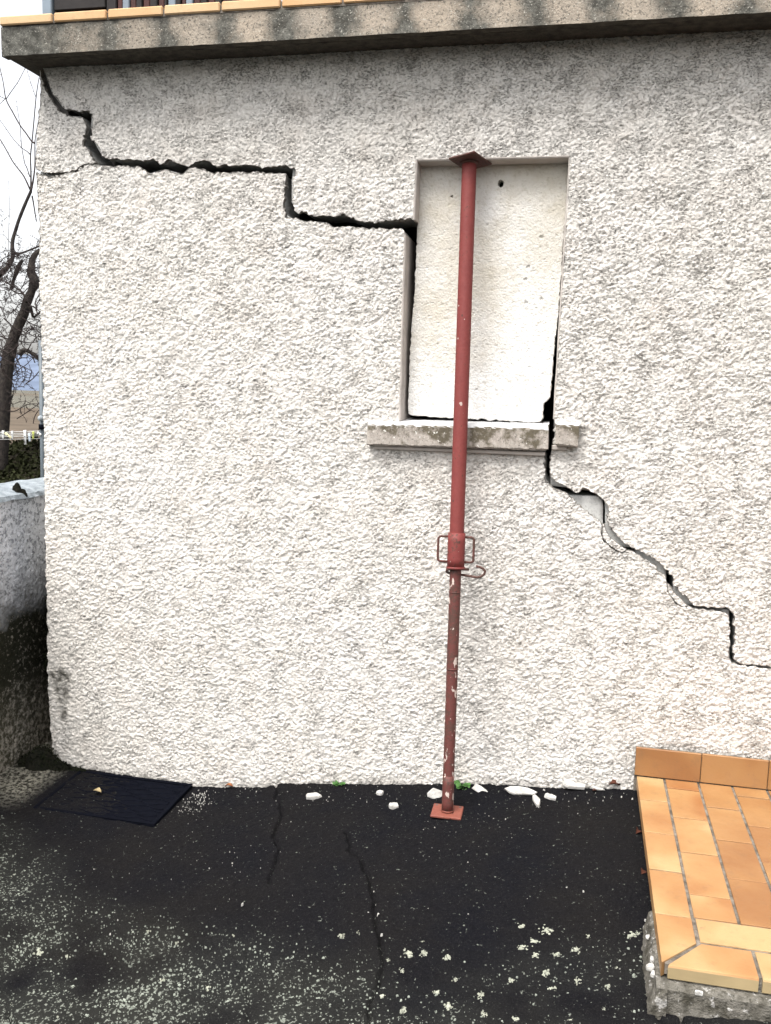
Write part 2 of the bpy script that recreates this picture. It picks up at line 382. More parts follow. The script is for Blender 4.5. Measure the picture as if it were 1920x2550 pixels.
gx = np.concatenate([-np.geomspace(300, 2.75, 26), np.arange(-2.7, 0.85, 0.0055), np.geomspace(0.9, 300, 22)])
gy = np.concatenate([-np.geomspace(300, 2.0, 22), np.arange(-1.95, 0.32, 0.0055), np.geomspace(0.35, 300, 26)])
X, Y = np.meshgrid(gx, gy); Z = ground_z(X, Y)
near = (X > -2.7) & (X < 0.85) & (Y > -1.95) & (Y < 0.32)
Z = Z+near*(0.0035*(vnoise(X, Y, 0.02, 1)-0.5)+0.0035*(vnoise(X, Y, 0.009, 2)-0.5)+0.012*(vnoise(X, Y, 0.35, 3)-0.5)+0.003*lumps(X, Y, 0.011, 4))
def gpx(pts): return [tuple(Wg(*p)[:2]) for p in pts]
CRK = [(jag(gpx([(686,1952),(692,1990),(703,2020),(690,2060),(680,2085),(698,2112),(684,2150),(672,2195)]), 0.007, 0.025, 1), 0.0055, 0.02),
       (jag(gpx([(862,2075),(884,2130),(915,2180),(930,2230),(935,2290),(950,2350),(954,2385),(948,2440),(922,2490),(930,2550),(915,2640)]), 0.006, 0.03, 2), 0.0055, 0.02),
       (jag(gpx([(1614,2505),(1642,2530),(1668,2560),(1700,2620)]), 0.004, 0.03, 3), 0.006, 0.02),
       (jag(gpx([(1694,2522),(1699,2535),(1712,2580),(1722,2640)]), 0.003, 0.03, 4), 0.005, 0.02),
       (jag(gpx([(20,2520),(55,2560),(80,2640)]), 0.006, 0.03, 5), 0.006, 0.015),
       (jag(gpx([(612,2360),(606,2440),(618,2520),(612,2600)]), 0.006, 0.03, 6), 0.0035, 0.008)]
for pts, w, dep in CRK:
    mk = near; d = np.full(X.shape, 1.0); d[mk] = seg_dist(X[mk], Y[mk], pts)
    wv = w*(0.55+0.9*vnoise(X, Y, 0.03, 9))
    Z = Z-dep*np.clip(1.25-d/wv, 0, 1)
for (px_, py_, w_, dep) in [(1085, 2228, 0.035, 0.006), (1245, 2232, 0.02, 0.004), (950, 2180, 0.03, 0.004), (625, 2230, 0.06, 0.012), (720, 2235, 0.05, 0.008)]:
    c = Wg(px_, py_); Z = Z-near*dep*np.exp(-((X-c[0])**2+((Y-c[1])*0.6)**2)/(w_*w_))
# under the house the ground is left as it is; keep it below the step
n1, n0 = X.shape
idx = np.arange(n1*n0).reshape(n1, n0)
F = np.stack([idx[:-1, :-1], idx[:-1, 1:], idx[1:, 1:], idx[1:, :-1]], -1).reshape(-1, 4)
ground = obj('ground', np.stack([X, Y, Z], -1).reshape(-1, 3), F, M_ASPH, smooth=True)
tag(ground, kind='structure')
def density(x, y):
    bx = np.interp(x, [-2.4, -1.8, -1.35, -0.85, -0.35, 0.2], [-0.25, -0.50, -0.82, -0.92, -1.0, -0.85])
    d = np.clip((bx-y)/0.42+0.10, 0, 1)
    side = np.interp(x, [-1.6, -1.1, -0.7, -0.35, 0.3], [1.0, 0.95, 0.75, 0.6, 0.5])
    nz = vnoise(x+9, y+9, 0.16, 31); nz2 = vnoise(x+5, y+9, 0.07, 33)
    return d*side*np.clip(0.35+1.3*(nz-0.25)*0.8+0.7*(nz2-0.5), 0, 1.2)
la = ground.data.attributes.new('lichen', 'FLOAT', 'POINT'); la.data.foreach_set('value', np.clip(density(X, Y), 0, 1).astype(np.float32).ravel())
grv = np.clip((-1.98-X)/0.10, 0, 1)*np.clip((Y+0.34+0.12*vnoise(X, Y, 0.1, 5))/0.15, 0, 1)
ga = ground.data.attributes.new('gravel', 'FLOAT', 'POINT'); ga.data.foreach_set('value', grv.astype(np.float32).ravel())

# ------------------------------------------------------------------ the wall: two displaced halves and the loose corner
def px2xz(pts, y=0.0): return [(Wy(px, py, y)[0], Wy(px, py, y)[2]) for px, py in pts]
U_CRACK = [(110.6,178.4),(121.8,206.9),(131,233.5),(147.3,251.8),(158.6,271.2),(169.8,271.2),(184,273.3),(197.3,278.4),(210.6,275.3),(220.8,274.3),(230,282.4),(231,311),(227.3,319.2),(224.9,343.7),(235,353.9),(247.3,368.2),(250.4,382.4),(261.6,392.7),(276,394.7),(288,391.6),(304.5,397.8),(325,394.7),(345.3,398.8),(365.7,397.8),(378,392.7),(398.4,408),(402,407),(417,395),(435,402.5),(462,411.5),(480,407),(495,398),(522,401),(540,414.5),(558,407.6),(579,411.5),(609,410),(630,411.5),(657,415.4),(684,411.5),(732,415.4),(733.7,431),(727.7,452),(730.7,479),(727.7,509),(732,524),(756,527.5),(780,536),(808,535),(834,537),(855.6,532.9),(868.5,538.3),(890,549),(911.8,551),(937.7,553.4),(959.3,547),(978.7,549),(1002.5,543.7),(1024,543.7),(1028.9,547)]
U_WIN = [(1034.5,413),(1035.6,397.6),(1419,388),(1400,720),(1379.4,1043)]
U_LOW = [(1381.7,1047.6),(1381,1084.7),(1375.9,1095),(1375.3,1115),(1373.5,1122),(1370.6,1134),(1368.8,1157.6),(1370.6,1169),(1369.4,1186.4),(1377,1190),(1383,1198.7),(1395.8,1204.6),(1403,1209),(1418,1215),(1427.6,1223.4),(1439.3,1228),(1445.8,1223.4),(1448.8,1215.8),(1459.3,1215),(1468.7,1223.4),(1481.7,1228),(1492.3,1235),(1502.8,1243.4),(1513.4,1255),(1515.8,1269),(1514,1289),(1516.5,1301.7),(1524.3,1318.9),(1536.8,1334.5),(1547.7,1345.4),(1555.5,1353),(1569.5,1361),(1589.8,1369.6),(1600.7,1375),(1611.7,1382.9),(1628.8,1389),(1638.2,1396.9),(1647.5,1404.7),(1658.5,1418.8),(1674.5,1432),(1676,1452),(1690.4,1469),(1700.5,1484),(1712.3,1489),(1719,1500.8),(1734,1509.2),(1744,1511),(1756,1510),(1764.4,1514.3),(1771,1511.8),(1784.5,1513.4),(1799.7,1514.3),(1807.2,1511.8),(1816.5,1517.6),(1826.6,1527.7),(1830,1534.5),(1830,1568),(1830,1601.7),(1825.7,1618.5),(1827.4,1642),(1838.3,1650.4),(1851.8,1656.3),(1858.5,1654.6),(1878.7,1655.5),(1895.5,1658),(1909,1657),(1920,1662)]
L_TOP = [(243,409),(257.6,413),(280,416),(296.3,411),(310.6,414),(329,416),(345.3,414),(357.6,421.2),(369.8,431.4),(394.3,426.3),(408.6,420.2),(432,429.5),(453,431.6),(469.6,416),(486,415.4),(504,419.6),(522,431),(543,426.5),(561,429.5),(594,427.4),(624,429.5),(660,431),(708,431.6),(711,434),(708.8,479),(705,509),(711,530),(706.5,539),(723.8,542.6),(735.7,542),(751.9,549),(767,552.3),(786.4,550.8),(797,553.4),(811.3,552.3),(821,561),(834,566.4),(851.3,563.8),(868.5,563),(894.5,567.5),(914,569.6),(948.5,569.6),(989.5,570),(1004.7,572.9)]
L_JAMB = [(1007,580),(1000,820),(993.4,1047.7)]
L_SILL = [(993.4,1100),(1352,1115)]
L_LOW1 = [(1355.3,1137.6),(1355.3,1190.5),(1358,1197.6),(1368.8,1208),(1385.3,1221),(1393.5,1221.7),(1406.4,1227),(1416,1233),(1430,1247),(1435.8,1257.5),(1447.6,1263.4),(1457,1273),(1471.2,1281.4),(1483.7,1289.2),(1493,1298.6),(1498,1304)]
CH1_IN = [(1498,1312),(1499,1333),(1501,1347),(1521,1364),(1535,1374),(1547,1378.5),(1556,1374)]
CH1_OUT = [(1504.8,1304.8),(1506.3,1317.3),(1513.3,1329.8),(1521,1340.7),(1533.6,1350),(1544.6,1359.5),(1552.4,1364),(1558,1368.5)]
L_LOW2 = [(1563,1371),(1580.5,1376.6),(1596,1384.4),(1608.5,1393.8),(1628.8,1407.8),(1639.8,1423.4),(1658,1438),(1660.5,1452)]
CH2_IN = [(1661,1462),(1662,1473),(1667,1481),(1674,1491),(1679,1499),(1687,1508),(1697,1513)]
CH2_OUT = [(1663.5,1453.8),(1672,1466.4),(1683.7,1482.4),(1698.8,1494),(1707.2,1505),(1712,1509)]
L_LOW3 = [(1715,1511),(1734,1516),(1757.6,1519.3),(1782.9,1521.8),(1799.7,1526),(1813,1532.8),(1815.6,1539.5),(1818.2,1568),(1817.3,1593),(1818.2,1608.4),(1814.8,1618.5),(1814.8,1632),(1819,1648.7),(1830,1653.8),(1848.4,1658),(1875.3,1659.7),(1900.5,1664),(1920,1667)]
T_RIGHT = [(102.4,182.4),(110.6,217),(120.8,241.6),(133,258),(141.2,274.3),(157.6,282.4),(169.8,288.6),(182,291.6),(202.4,290.6),(210.6,302.9),(214.7,315),(210.6,329.4),(204.9,355.9),(212.7,366),(222.9,380.4),(229,398.8),(239,406)]
T_BOT = [(218,407),(207,409),(198,413),(189,423),(178,425),(162,427.5),(141,429),(117,430),(98,423.5),(88,421)]
T_LEFT = [(89,380),(89,337),(94,300),(98,264),(101,225),(100,205)]
L_LEFT_UP = [(89,427),(96,431),(117,439),(141,436),(162,430),(180,427.5),(192,425),(200,415),(209,410.5),(220,408.5)]
L_LEFT = [(92,500),(97,617),(98,725),(102,829),(107,1016),(110,1203),(115,1497),(115,1669),(128,1860),(140,1925)]
ZT = 2.712
def jz(pts, amp=0.0028, step=0.0075, seed=3): return jag(pts, amp, step, seed)
u_top_left = px2xz([U_CRACK[0]])[0]
U_XZ = [(u_top_left[0]-0.012, ZT)]+jz(px2xz(U_CRACK), seed=1)+px2xz(U_WIN)+jz(px2xz(U_LOW), seed=2)
ux_, uz_ = U_XZ[-1]
U_XZ += [(1.0, uz_-0.012), (2.4, uz_-0.03), (2.4, ZT)]
L_XZ = jz(px2xz(L_LEFT_UP), seed=4)+jz(px2xz(L_TOP), seed=5)+px2xz(L_JAMB)+px2xz(L_SILL)+jz(px2xz(L_LOW1+CH1_IN+L_LOW2+CH2_IN+L_LOW3), seed=6)
L_XZ += [(1.0, uz_-0.016), (2.4, uz_-0.034), (2.4, -0.25), (-2.09, -0.25)]+jz(px2xz(list(reversed(L_LEFT))), 0.003, 0.02, seed=7)
T_XZ = [(px2xz([T_LEFT[-1]])[0][0], ZT), (px2xz([T_RIGHT[0]])[0][0]-0.008, ZT)]+jz(px2xz(T_RIGHT), seed=8)+jz(px2xz(T_BOT), 0.001, seed=9)+jz(px2xz(T_LEFT), 0.003, 0.02, seed=10)

def inside(px, pz, poly):
    res = np.zeros(px.shape, bool); n = len(poly)
    for i in range(n):
        x0, z0 = poly[i]; x1, z1 = poly[(i+1) % n]
        if z0 == z1: continue
        lo, hi = (z0, z1) if z0 < z1 else (z1, z0)
        mk = (pz >= lo) & (pz < hi)
        xi = x0+(pz[mk]-z0)*(x1-x0)/(z1-z0)
        sub = res[mk]; sub ^= px[mk] < xi; res[mk] = sub
    return res
def snap(px, pz, poly):
    bd = np.full(px.shape, 1e9); bx = px.copy(); bz = pz.copy(); n = len(poly)
    for i in range(n):
        x0, z0 = poly[i]; x1, z1 = poly[(i+1) % n]; dx, dz = x1-x0, z1-z0
        t = np.clip(((px-x0)*dx+(pz-z0)*dz)/(dx*dx+dz*dz+1e-12), 0, 1)
        qx = x0+t*dx; qz = z0+t*dz; d = np.hypot(px-qx, pz-qz); k = d < bd
        bd[k] = d[k]; bx[k] = qx[k]; bz[k] = qz[k]
    return bx, bz
def wall_height(x, z):
    rot = 0.35; u = x*math.cos(rot)+z*math.sin(rot); v = -x*math.sin(rot)+z*math.cos(rot)
    wx = x+0.006*(vnoise(x, z, 0.02, 61)-0.5)*2; wz = z+0.006*(vnoise(x, z, 0.02, 62)-0.5)*2
    h = 0.0046*lumps(wx, wz, 0.0090, 11, 0.1, 1.0, 0.5)
    h = np.maximum(h, 0.0060*lumps(wx+3.1, wz+1.7, 0.016, 12, -0.8, 1.0, 0.45))
    h += 0.0035*(vnoise(u, v*1.6, 0.0065, 14)-0.5)+0.003*(vnoise(x, z, 0.004, 16)-0.5)+0.006*(vnoise(x, z, 0.25, 15)-0.5)
    return h-0.006
SMOOTH_EDGE = []
def panel(name, poly, xs, zs, y0, depth, mats, parent, hfn=None, rows=(0.004, 0.009, 0.016), side_noise=0.0035, seed=0, holes=()):
    Xc = 0.5*(xs[:-1]+xs[1:]); Zc = 0.5*(zs[:-1]+zs[1:]); CX, CZ = np.meshgrid(Xc, Zc)
    keep = inside(CX, CZ, poly)
    for (hx_, hz_, hr_) in holes: keep &= np.hypot(CX-hx_, CZ-hz_) > hr_*(0.85+0.3*vnoise(CX, CZ, 0.006, 85))
    nz, nx = len(zs), len(xs); GXX, GZZ = np.meshgrid(xs, zs)
    ks = np.zeros((nz+1, nx+1), int); ks[1:nz, 1:nx] = keep
    cnt = ks[:-1, :-1]+ks[1:, :-1]+ks[:-1, 1:]+ks[1:, 1:]
    used = cnt > 0; bnd = used & (cnt < 4)
    VX = GXX.copy(); VZ = GZZ.copy()
    if hfn is not None:
        r = np.random.default_rng(seed); j = used & ~bnd & (GXX < 0.9)
        VX[j] += (r.random(j.sum())-0.5)*0.0012; VZ[j] += (r.random(j.sum())-0.5)*0.0012
    sx, sz = snap(GXX[bnd], GZZ[bnd], poly)
    for (hx_, hz_, hr_) in holes:
        q_ = np.hypot(GXX[bnd]-hx_, GZZ[bnd]-hz_) < hr_*1.6; sx[q_] = GXX[bnd][q_]; sz[q_] = GZZ[bnd][q_]
    VX[bnd] = sx; VZ[bnd] = sz
    H = hfn(VX, VZ) if hfn is not None else np.zeros_like(VX)
    vid = -np.ones((nz, nx), int); vid[used] = np.arange(used.sum())
    V = np.stack([VX[used], y0-H[used], VZ[used]], -1)
    ii, jj = np.nonzero(keep)
    F = np.stack([vid[ii, jj], vid[ii, jj+1], vid[ii+1, jj+1], vid[ii+1, jj]], -1)
    kp = np.zeros((nz+1, nx+1), bool); kp[1:nz, 1:nx] = keep
    E = []
    a, b = ii, jj
    for (di, dj, v0, v1) in ((-1, 0, (0, 0), (0, 1)), (0, 1, (0, 1), (1, 1)), (1, 0, (1, 1), (1, 0)), (0, -1, (1, 0), (0, 0))):
        nb = ~kp[a+1+di, b+1+dj]
        E.append(np.stack([vid[a[nb]+v0[0], b[nb]+v0[1]], vid[a[nb]+v1[0], b[nb]+v1[1]]], -1))
    E = np.concatenate(E); be = np.unique(E); remap = -np.ones(len(V), int); remap[be] = np.arange(len(be))
    levels = [d for d in rows if d < depth]+[depth]
    allV = [V]; allF = [F]; prev = None; off = len(V); mi = [np.zeros(len(F), int)]; r = np.random.default_rng(seed+5)
    prev_ids = be; base = V[be]
    for d in levels:
        nv = base.copy(); nv[:, 1] = y0+d
        if d != levels[-1] or True:
            nv[:, 0] += (vnoise(base[:, 0], base[:, 2]+d*7, 0.012, 21)-0.5)*2*side_noise; nv[:, 2] += (vnoise(base[:, 0]+3, base[:, 2]+d*7, 0.012, 22)-0.5)*2*side_noise
        ids = off+np.arange(len(be)); off += len(be); allV.append(nv)
        e0, e1 = remap[E[:, 0]], remap[E[:, 1]]
        allF.append(np.stack([prev_ids[e0], ids[e0], ids[e1], prev_ids[e1]], -1)); mi.append(np.ones(len(E), int)); prev_ids = ids
    VV = np.concatenate(allV); FF = np.concatenate(allF); mi = np.concatenate(mi)
    o = obj(name, VV, FF, mats, parent, smooth=(mi == 0), midx=mi)
    return o
def attrs(o):
    n = len(o.data.vertices); co = np.empty(n*3, np.float32); o.data.vertices.foreach_get('co', co); co = co.reshape(-1, 3).astype(float)
    x, z = co[:, 0], co[:, 2]
    g = np.zeros(n)
    for pts, w, s in ((HAIR, 0.0019, 0.5),):
        for p in pts:
            d = seg_dist(x, z, p); g = np.maximum(g, s*np.clip(1.3-d/w, 0, 1))
    co[:, 1] += g*0.003; o.data.vertices.foreach_set('co', co.astype(np.float32).ravel())
    st = np.zeros(n)
    for (px, py, rx, rz, a) in STAINS:
        c = Wy(px, py); nn = vnoise(x, z, 0.03, 41)
        st = np.maximum(st, a*np.clip(1.4-np.hypot((x-c[0])/rx, (z-c[2])/rz)-0.9*nn, 0, 1))
    # damp, dirty foot of the wall and soot above the tiled skirting
    gz = ground_z(x, np.zeros(n)); nn = vnoise(x, z, 0.06, 42)
    st = np.maximum(st, 0.55*np.clip(1.2-(z-gz)/0.045-0.9*nn, 0, 1))
    st = np.maximum(st, 0.5*np.clip(1.2-(z-0.285)/0.09-0.9*nn, 0, 1)*np.clip((x-0.10-0.1*nn)/0.13, 0, 1))
    st = np.maximum(st, 0.8*np.clip(1.3-(z+0.06)/0.14-0.8*nn-np.maximum(0, x+2.1)/0.12, 0, 1))
    st = np.clip(st, 0, 1)
    for nm, arr in (('groove', g), ('stain', st)):
        at = o.data.attributes.new(nm, 'FLOAT', 'POINT'); at.data.foreach_set('value', arr.astype(np.float32))
    o.data.update()
HAIR = [jag(px2xz([(181,455),(188,480),(205,510),(208,560),(207,640),(200,700),(198,770),(207,830),(210,900),(205,930),(186,950)]), 0.004, 0.02, 51)]
STAINS = [(146,1690,0.055,0.05,1.6),(152,1735,0.035,0.07,1.6),(158,1775,0.03,0.05,1.3),(1555,1250,0.02,0.02,0.4),(1450,1080,0.03,0.05,0.5),(200,1880,0.03,0.02,0.5),(835,1120,0.03,0.04,0.25),(1300,1180,0.06,0.02,0.35)]
for k in range(26): STAINS.append((random.uniform(150, 1900), random.uniform(450, 1850), random.uniform(0.01, 0.03), random.uniform(0.008, 0.02), random.uniform(0.2, 0.45)))

house = thing('house', 'cream roughcast house wall split by a wide stepped crack, under a concrete ledge', 'house')
DX = 0.0032
xs_all = np.concatenate([np.arange(-2.17, 0.80, DX), np.geomspace(0.81, 2.405, 90)])
zs_all = np.arange(-0.255, 2.722, DX)
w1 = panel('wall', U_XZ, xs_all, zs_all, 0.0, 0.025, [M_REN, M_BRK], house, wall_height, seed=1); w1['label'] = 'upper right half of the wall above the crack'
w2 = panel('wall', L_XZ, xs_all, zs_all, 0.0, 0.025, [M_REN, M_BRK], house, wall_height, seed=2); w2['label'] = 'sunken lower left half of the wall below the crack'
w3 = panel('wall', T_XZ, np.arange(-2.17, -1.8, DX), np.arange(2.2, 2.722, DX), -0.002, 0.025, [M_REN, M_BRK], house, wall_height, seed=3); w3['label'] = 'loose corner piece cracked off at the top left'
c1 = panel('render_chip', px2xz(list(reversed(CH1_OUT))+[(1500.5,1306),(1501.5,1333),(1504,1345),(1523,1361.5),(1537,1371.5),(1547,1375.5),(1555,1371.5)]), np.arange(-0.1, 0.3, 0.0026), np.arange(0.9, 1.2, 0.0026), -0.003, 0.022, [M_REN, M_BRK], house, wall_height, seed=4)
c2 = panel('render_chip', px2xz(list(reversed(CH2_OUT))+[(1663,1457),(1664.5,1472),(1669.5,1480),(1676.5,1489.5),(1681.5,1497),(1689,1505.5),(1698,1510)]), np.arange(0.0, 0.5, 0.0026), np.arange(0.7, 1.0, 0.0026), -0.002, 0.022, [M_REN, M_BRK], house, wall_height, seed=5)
for w in (w1, w2, w3, c1, c2): attrs(w)
# concrete block behind the render: its edge follows the courses
def thin(l, k=2): return l[::k]+([l[-1]] if (len(l)-1) % k else [])
CY = 0.0245
UC = [(u_top_left[0]-0.004, ZT)]+px2xz(thin([(x-1.5, y-2) for x, y in U_CRACK]), CY)+px2xz([(1036,413),(1037,399.5),(1417,390),(1380,1043),(1381,1100),(1370.5,1140),(1371,1209),(1420,1215),(1475,1223),(1507,1228),(1507,1361),(1676,1364),(1676,1504),(1829,1512),(1829,1650),(1925,1664)], CY)+[(2.4, uz_-0.02), (2.4, ZT)]
LC = px2xz([(99,426),(117,432),(180,427),(220,409)], CY)+px2xz(thin([(x, y+1) for x, y in L_TOP]), CY)+px2xz([(1005,580),(992,1047),(992,1100),(1352,1112),(1358,1140),(1358,1190),(1369,1209),(1393,1222),(1413,1233),(1491,1236),(1501.5,1249),(1501,1371),(1659,1373),(1659,1516),(1816,1518),(1817,1655),(1925,1670)], CY)+[(2.4, uz_-0.036), (2.4, -0.25), (-2.08, -0.25)]
TC = [(px2xz([(103,185)])[0][0], ZT), (px2xz([(106,185)])[0][0], ZT)]+px2xz(thin([(x+1.5, y) for x, y in T_RIGHT]), CY)+px2xz([(200,412),(180,424),(117,429),(93,421),(92,337),(103,225)], CY)
xs_c = np.concatenate([np.arange(-2.15, 0.80, 0.011), np.linspace(0.81, 2.405, 20)]); zs_c = np.arange(-0.255, 2.722, 0.011)
for poly, dy in ((UC, 0.0), (LC, 0.0012), (TC, 0.0007)):
    panel('block_wall', poly, xs_c, zs_c, CY+0.0015+dy, 0.17, [M_CORE, M_CORE], house, None, (0.012, 0.03, 0.06, 0.1), 0.0025, seed=8)
# rest of the shell
b = MB(); b.box((-2.103, 0.205, -0.3), (-1.9, 4.0, 2.70)); s_ = b.build('side_wall', M_REN, house)
b = MB(); b.box((-2.097, 0.032, 2.46), (-2.0, 0.198, 2.70)); b.build('added_sky_blocker', M_DARK, house)  # added dark box, blocks the sky behind the corner crack
b = MB(); b.box((-2.085, 4.003, -0.3), (2.6, 4.2, 2.70)); b.build('back_wall', M_DARK, house)
b = MB(); b.box((2.41, 0.0, -0.3), (2.6, 4.0, 2.70)); b.build('side_wall', M_REN, house)
b = MB(); b.box((-1.895, 0.9, -0.29), (2.4, 1.0, 2.70)); b.build('inner_wall', M_DARK, house)
b = MB(); b.box((-1.895, 0.21, 0.02), (2.4, 0.898, 0.06)); b.build('inner_floor', M_DARK, house)
# window reveals
def liner(p0, p1, th, y1, side):
    (x0, z0), (x1, z1) = p0, p1; d = Vector((x1-x0, z1-z0)); n = Vector((-d[1], d[0])).normalized()*th*side; mb = MB()
    N = max(2, int(d.length/0.02)); prof = []
    for i in range(N+1):
        t = i/N; px = x0+d[0]*t; pz = z0+d[1]*t; w = (vnoise(np.array([t*9]), np.array([1.0]), 1, 71)[0]-0.5)*0.0015
        for (yy, k) in ((0.002, 0.2), (0.005, 0.8), (0.010, 1.0), (y1, 1.0), (y1, -0.3), (0.002, -0.3)):
            prof.append((px+n[0]*k+w*(k > 0), yy, pz+n[1]*k))
    fs = []
    for i in range(N):
        for k in range(6): fs.append((i*6+k, i*6+(k+1) % 6, i*6+6+(k+1) % 6, i*6+6+k))
    mb.add(prof, fs); return mb
wp = px2xz(U_WIN); ul = px2xz([U_CRACK[-1]])[0]
liner(ul, wp[1], 0.006, 0.19, 1 if False else -1).build('window_reveal', M_REVEAL, house)
liner((wp[1][0]+0.007, wp[1][1]), (wp[2][0], wp[2][1]), 0.006, 0.19, -1).build('window_reveal', M_REVEAL, house)
liner(wp[2], wp[4], 0.004, 0.19, -1).build('window_reveal', M_REVEAL, house)
lj = px2xz(L_JAMB); liner((lj[0][0]-0.001, lj[0][1]-0.004), (lj[2][0], lj[2][1]), 0.006, 0.19, 1).build('window_reveal', M_REVEAL, house)

# window sill, snapped in two
def sill(x0, x1, zt_l, zt_r, h, seed, parent, ragL, ragR):
    r = np.random.default_rng(seed); N = max(6, int((x1-x0)/0.012)); V = []; F = []
    prof = [(0.0, -h+0.006), (0.002, -0.005), (0.006, 0.0), (0.035, 0.010), (0.075, 0.014), (0.225, 0.022), (0.225, -h), (0.006, -h)]
    K = len(prof)
    for i in range(N+1):
        t = i/N; zt = zt_l+(zt_r-zt_l)*t
        for k, (py, pz) in enumerate(prof):
            x = x0+(x1-x0)*t
            if i == 0: x += ragL*(r.random()-0.3)
            if i == N: x += ragR*(r.random()-0.7)
            j = 0.0012 if k in (0, 1, 2) else 0.0005
            V.append((x, -0.038+py+r.normal()*j, zt+pz+r.normal()*j))
    for i in range(N):
        for k in range(K): F.append((i*K+k, i*K+(k+1) % K, (i+1)*K+(k+1) % K, (i+1)*K+k)[::-1])
    F.append(tuple(range(K))); F.append(tuple(range(N*K, N*K+K))[::-1])
    return obj('window_sill', V, F, M_SILL, parent, False)
s1 = sill(-0.776, -0.127, 1.401, 1.408, 0.077, 1, house, 0.002, 0.012); s1['label'] = 'long piece of the sill left of the crack'
s2 = sill(-0.100, -0.022, 1.424, 1.421, 0.074, 2, house, 0.014, 0.002); s2['label'] = 'short broken end of the sill right of the crack'
mb = MB(); mb.box((-0.755, -0.013, 1.311), (-0.135, 0.02, 1.324), 0, 0.002); mb.build('sill_strip', M_REVEAL, house)  # thin smooth strip directly below the sill
mb = MB(); mb.box((-0.113, -0.009, 1.334), (-0.06, 0.02, 1.350), 0, 0.002); mb.build('sill_strip', M_REVEAL, house)

# concrete ledge with drip groove and tiled edge
slab = MB(); x0, x1 = -2.153, 2.7; N = 150
prof = [(-0.155, 2.689), (-0.1552, 2.735), (-0.155, 2.787), (-0.151, 2.790), (4.3, 2.790), (4.3, 2.697), (0.02, 2.697), (-0.05, 2.696), (-0.098, 2.695), (-0.100, 2.707), (-0.112, 2.707), (-0.114, 2.690)]
V = []; F = []; K = len(prof); r = np.random.default_rng(3)
for i in range(N+1):
    x = x0+(x1-x0)*i/N
    for k, (py, pz) in enumerate(prof): V.append((x, py+r.normal()*(0.0008 if k < 4 else 0.0004), pz+r.normal()*0.0006+0.0038*(x+2.15)))
for i in range(N):
    for k in range(K): F.append((i*K+k, i*K+(k+1) % K, (i+1)*K+(k+1) % K, (i+1)*K+k)[::-1])
F.append(tuple(range(K))); F.append(tuple(range(N*K, N*K+K))[::-1])
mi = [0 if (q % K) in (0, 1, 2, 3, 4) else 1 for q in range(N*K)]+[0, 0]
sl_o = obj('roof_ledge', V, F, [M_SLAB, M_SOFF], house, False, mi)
jx = [-2.157, -1.939, -1.728, -1.514, -1.302, -1.085, -0.870]
while jx[-1] < 1.6: jx.append(jx[-1]+0.2145)
for a, c in zip(jx[:-1], jx[1:]):
    mb = MB(); dz = random.uniform(-0.0008, 0.0008)
    zq = 0.0038*(0.5*(a+c)+2.15)+0.0005; mb.box((a+0.0035, -0.163+dz, 2.7915+zq), (c-0.0035, -0.02, 2.8235+dz+zq), 0, 0.004)
    mb.build('edge_tile', M_TILE_E, sl_o)
mb = MB(); mb.box((-2.15, -0.1565, 2.7910), (1.7, -0.022, 2.816)); mb.build('grout', M_GROUT, sl_o)['kind'] = 'stuff'

# ------------------------------------------------------------------ aerated board filling the window
BY = 0.075
BO = [(1046,414),(1100,412.5),(1180,409),(1260,405),(1340,402.5),(1415,400),(1413,470),(1404,578),(1395,724),(1388,800),(1379,878),(1374,940),(1370,989),(1362,998),(1355,1003),(1353,1017),(1351,1031),(1353,1040),(1346,1050),(1330,1052),(1300,1050),(1241,1047),(1236,1044),(1222,1048),(1196,1042),(1189,1046),(1149,1041),(1100,1040),(1064,1037),(1030,1035),(1018,1031),(1016,1016),(1020,897),(1026,800),(1033,724),(1037,620),(1039,570),(1042,520),(1043,470),(1040,450),(1044,440)]
def board_h(x, z):
    h = 0.0012*(vnoise(x, z, 0.012, 81)-0.5)+0.0018*(vnoise(x, z, 0.05, 82)-0.5)+0.0006*(vnoise(x, z, 0.005, 83)-0.5)
    for (px, py, w, dep) in ((1247,457,0.0085,0.06),(1125.6,488.5,0.003,0.012),(1348,590,0.0065,0.007),(1315,665,0.007,0.006),(1309,696,0.006,0.005),(1310,755,0.005,0.005),(1349,745,0.006,0.005),(1220,496,0.003,0.004),(1214,560,0.004,0.004),(1187,970,0.003,0.005),(1288,1012,0.002,0.004),(1072,938,0.003,0.003),(1145,446,0.004,0.006),(1187,865,0.005,0.002),(1252,880,0.006,0.002),(1118,510,0.004,0.003)):
        c = Wy(px, py, BY); rr = np.hypot((x-c[0])*1.0, (z-c[2]))/w+0.5*(vnoise(x, z, 0.006, 84)-0.5)
        h = h-dep*np.clip((1.15-rr)*3.0, 0, 1)
    r = np.random.default_rng(44)
    for k in range(160):
        cx, cz, w = r.uniform(-0.66, -0.10), r.uniform(1.43, 2.32), r.uniform(0.0012, 0.003)
        h = h-0.0022*np.clip((1.2-np.hypot((x-cx)*0.6, z-cz)/w)*2, 0, 1)
    return h
bo = panel('window_board', jag(px2xz(BO, BY), 0.0012, 0.008, 77)[:-1], np.arange(-0.70, -0.08, 0.0025), np.arange(1.38, 2.36, 0.0025), BY, 0.055, [M_BOARD, M_BOARD], None, board_h, (0.006,), 0.002, seed=9, holes=[(*px2xz([(1247, 457)], BY)[0], 0.0115), (*px2xz([(1125.6, 488.5)], BY)[0], 0.0032)])
tag(bo, 'pale pitted board blocking the window opening behind the red prop, a round hole near its top', 'board')

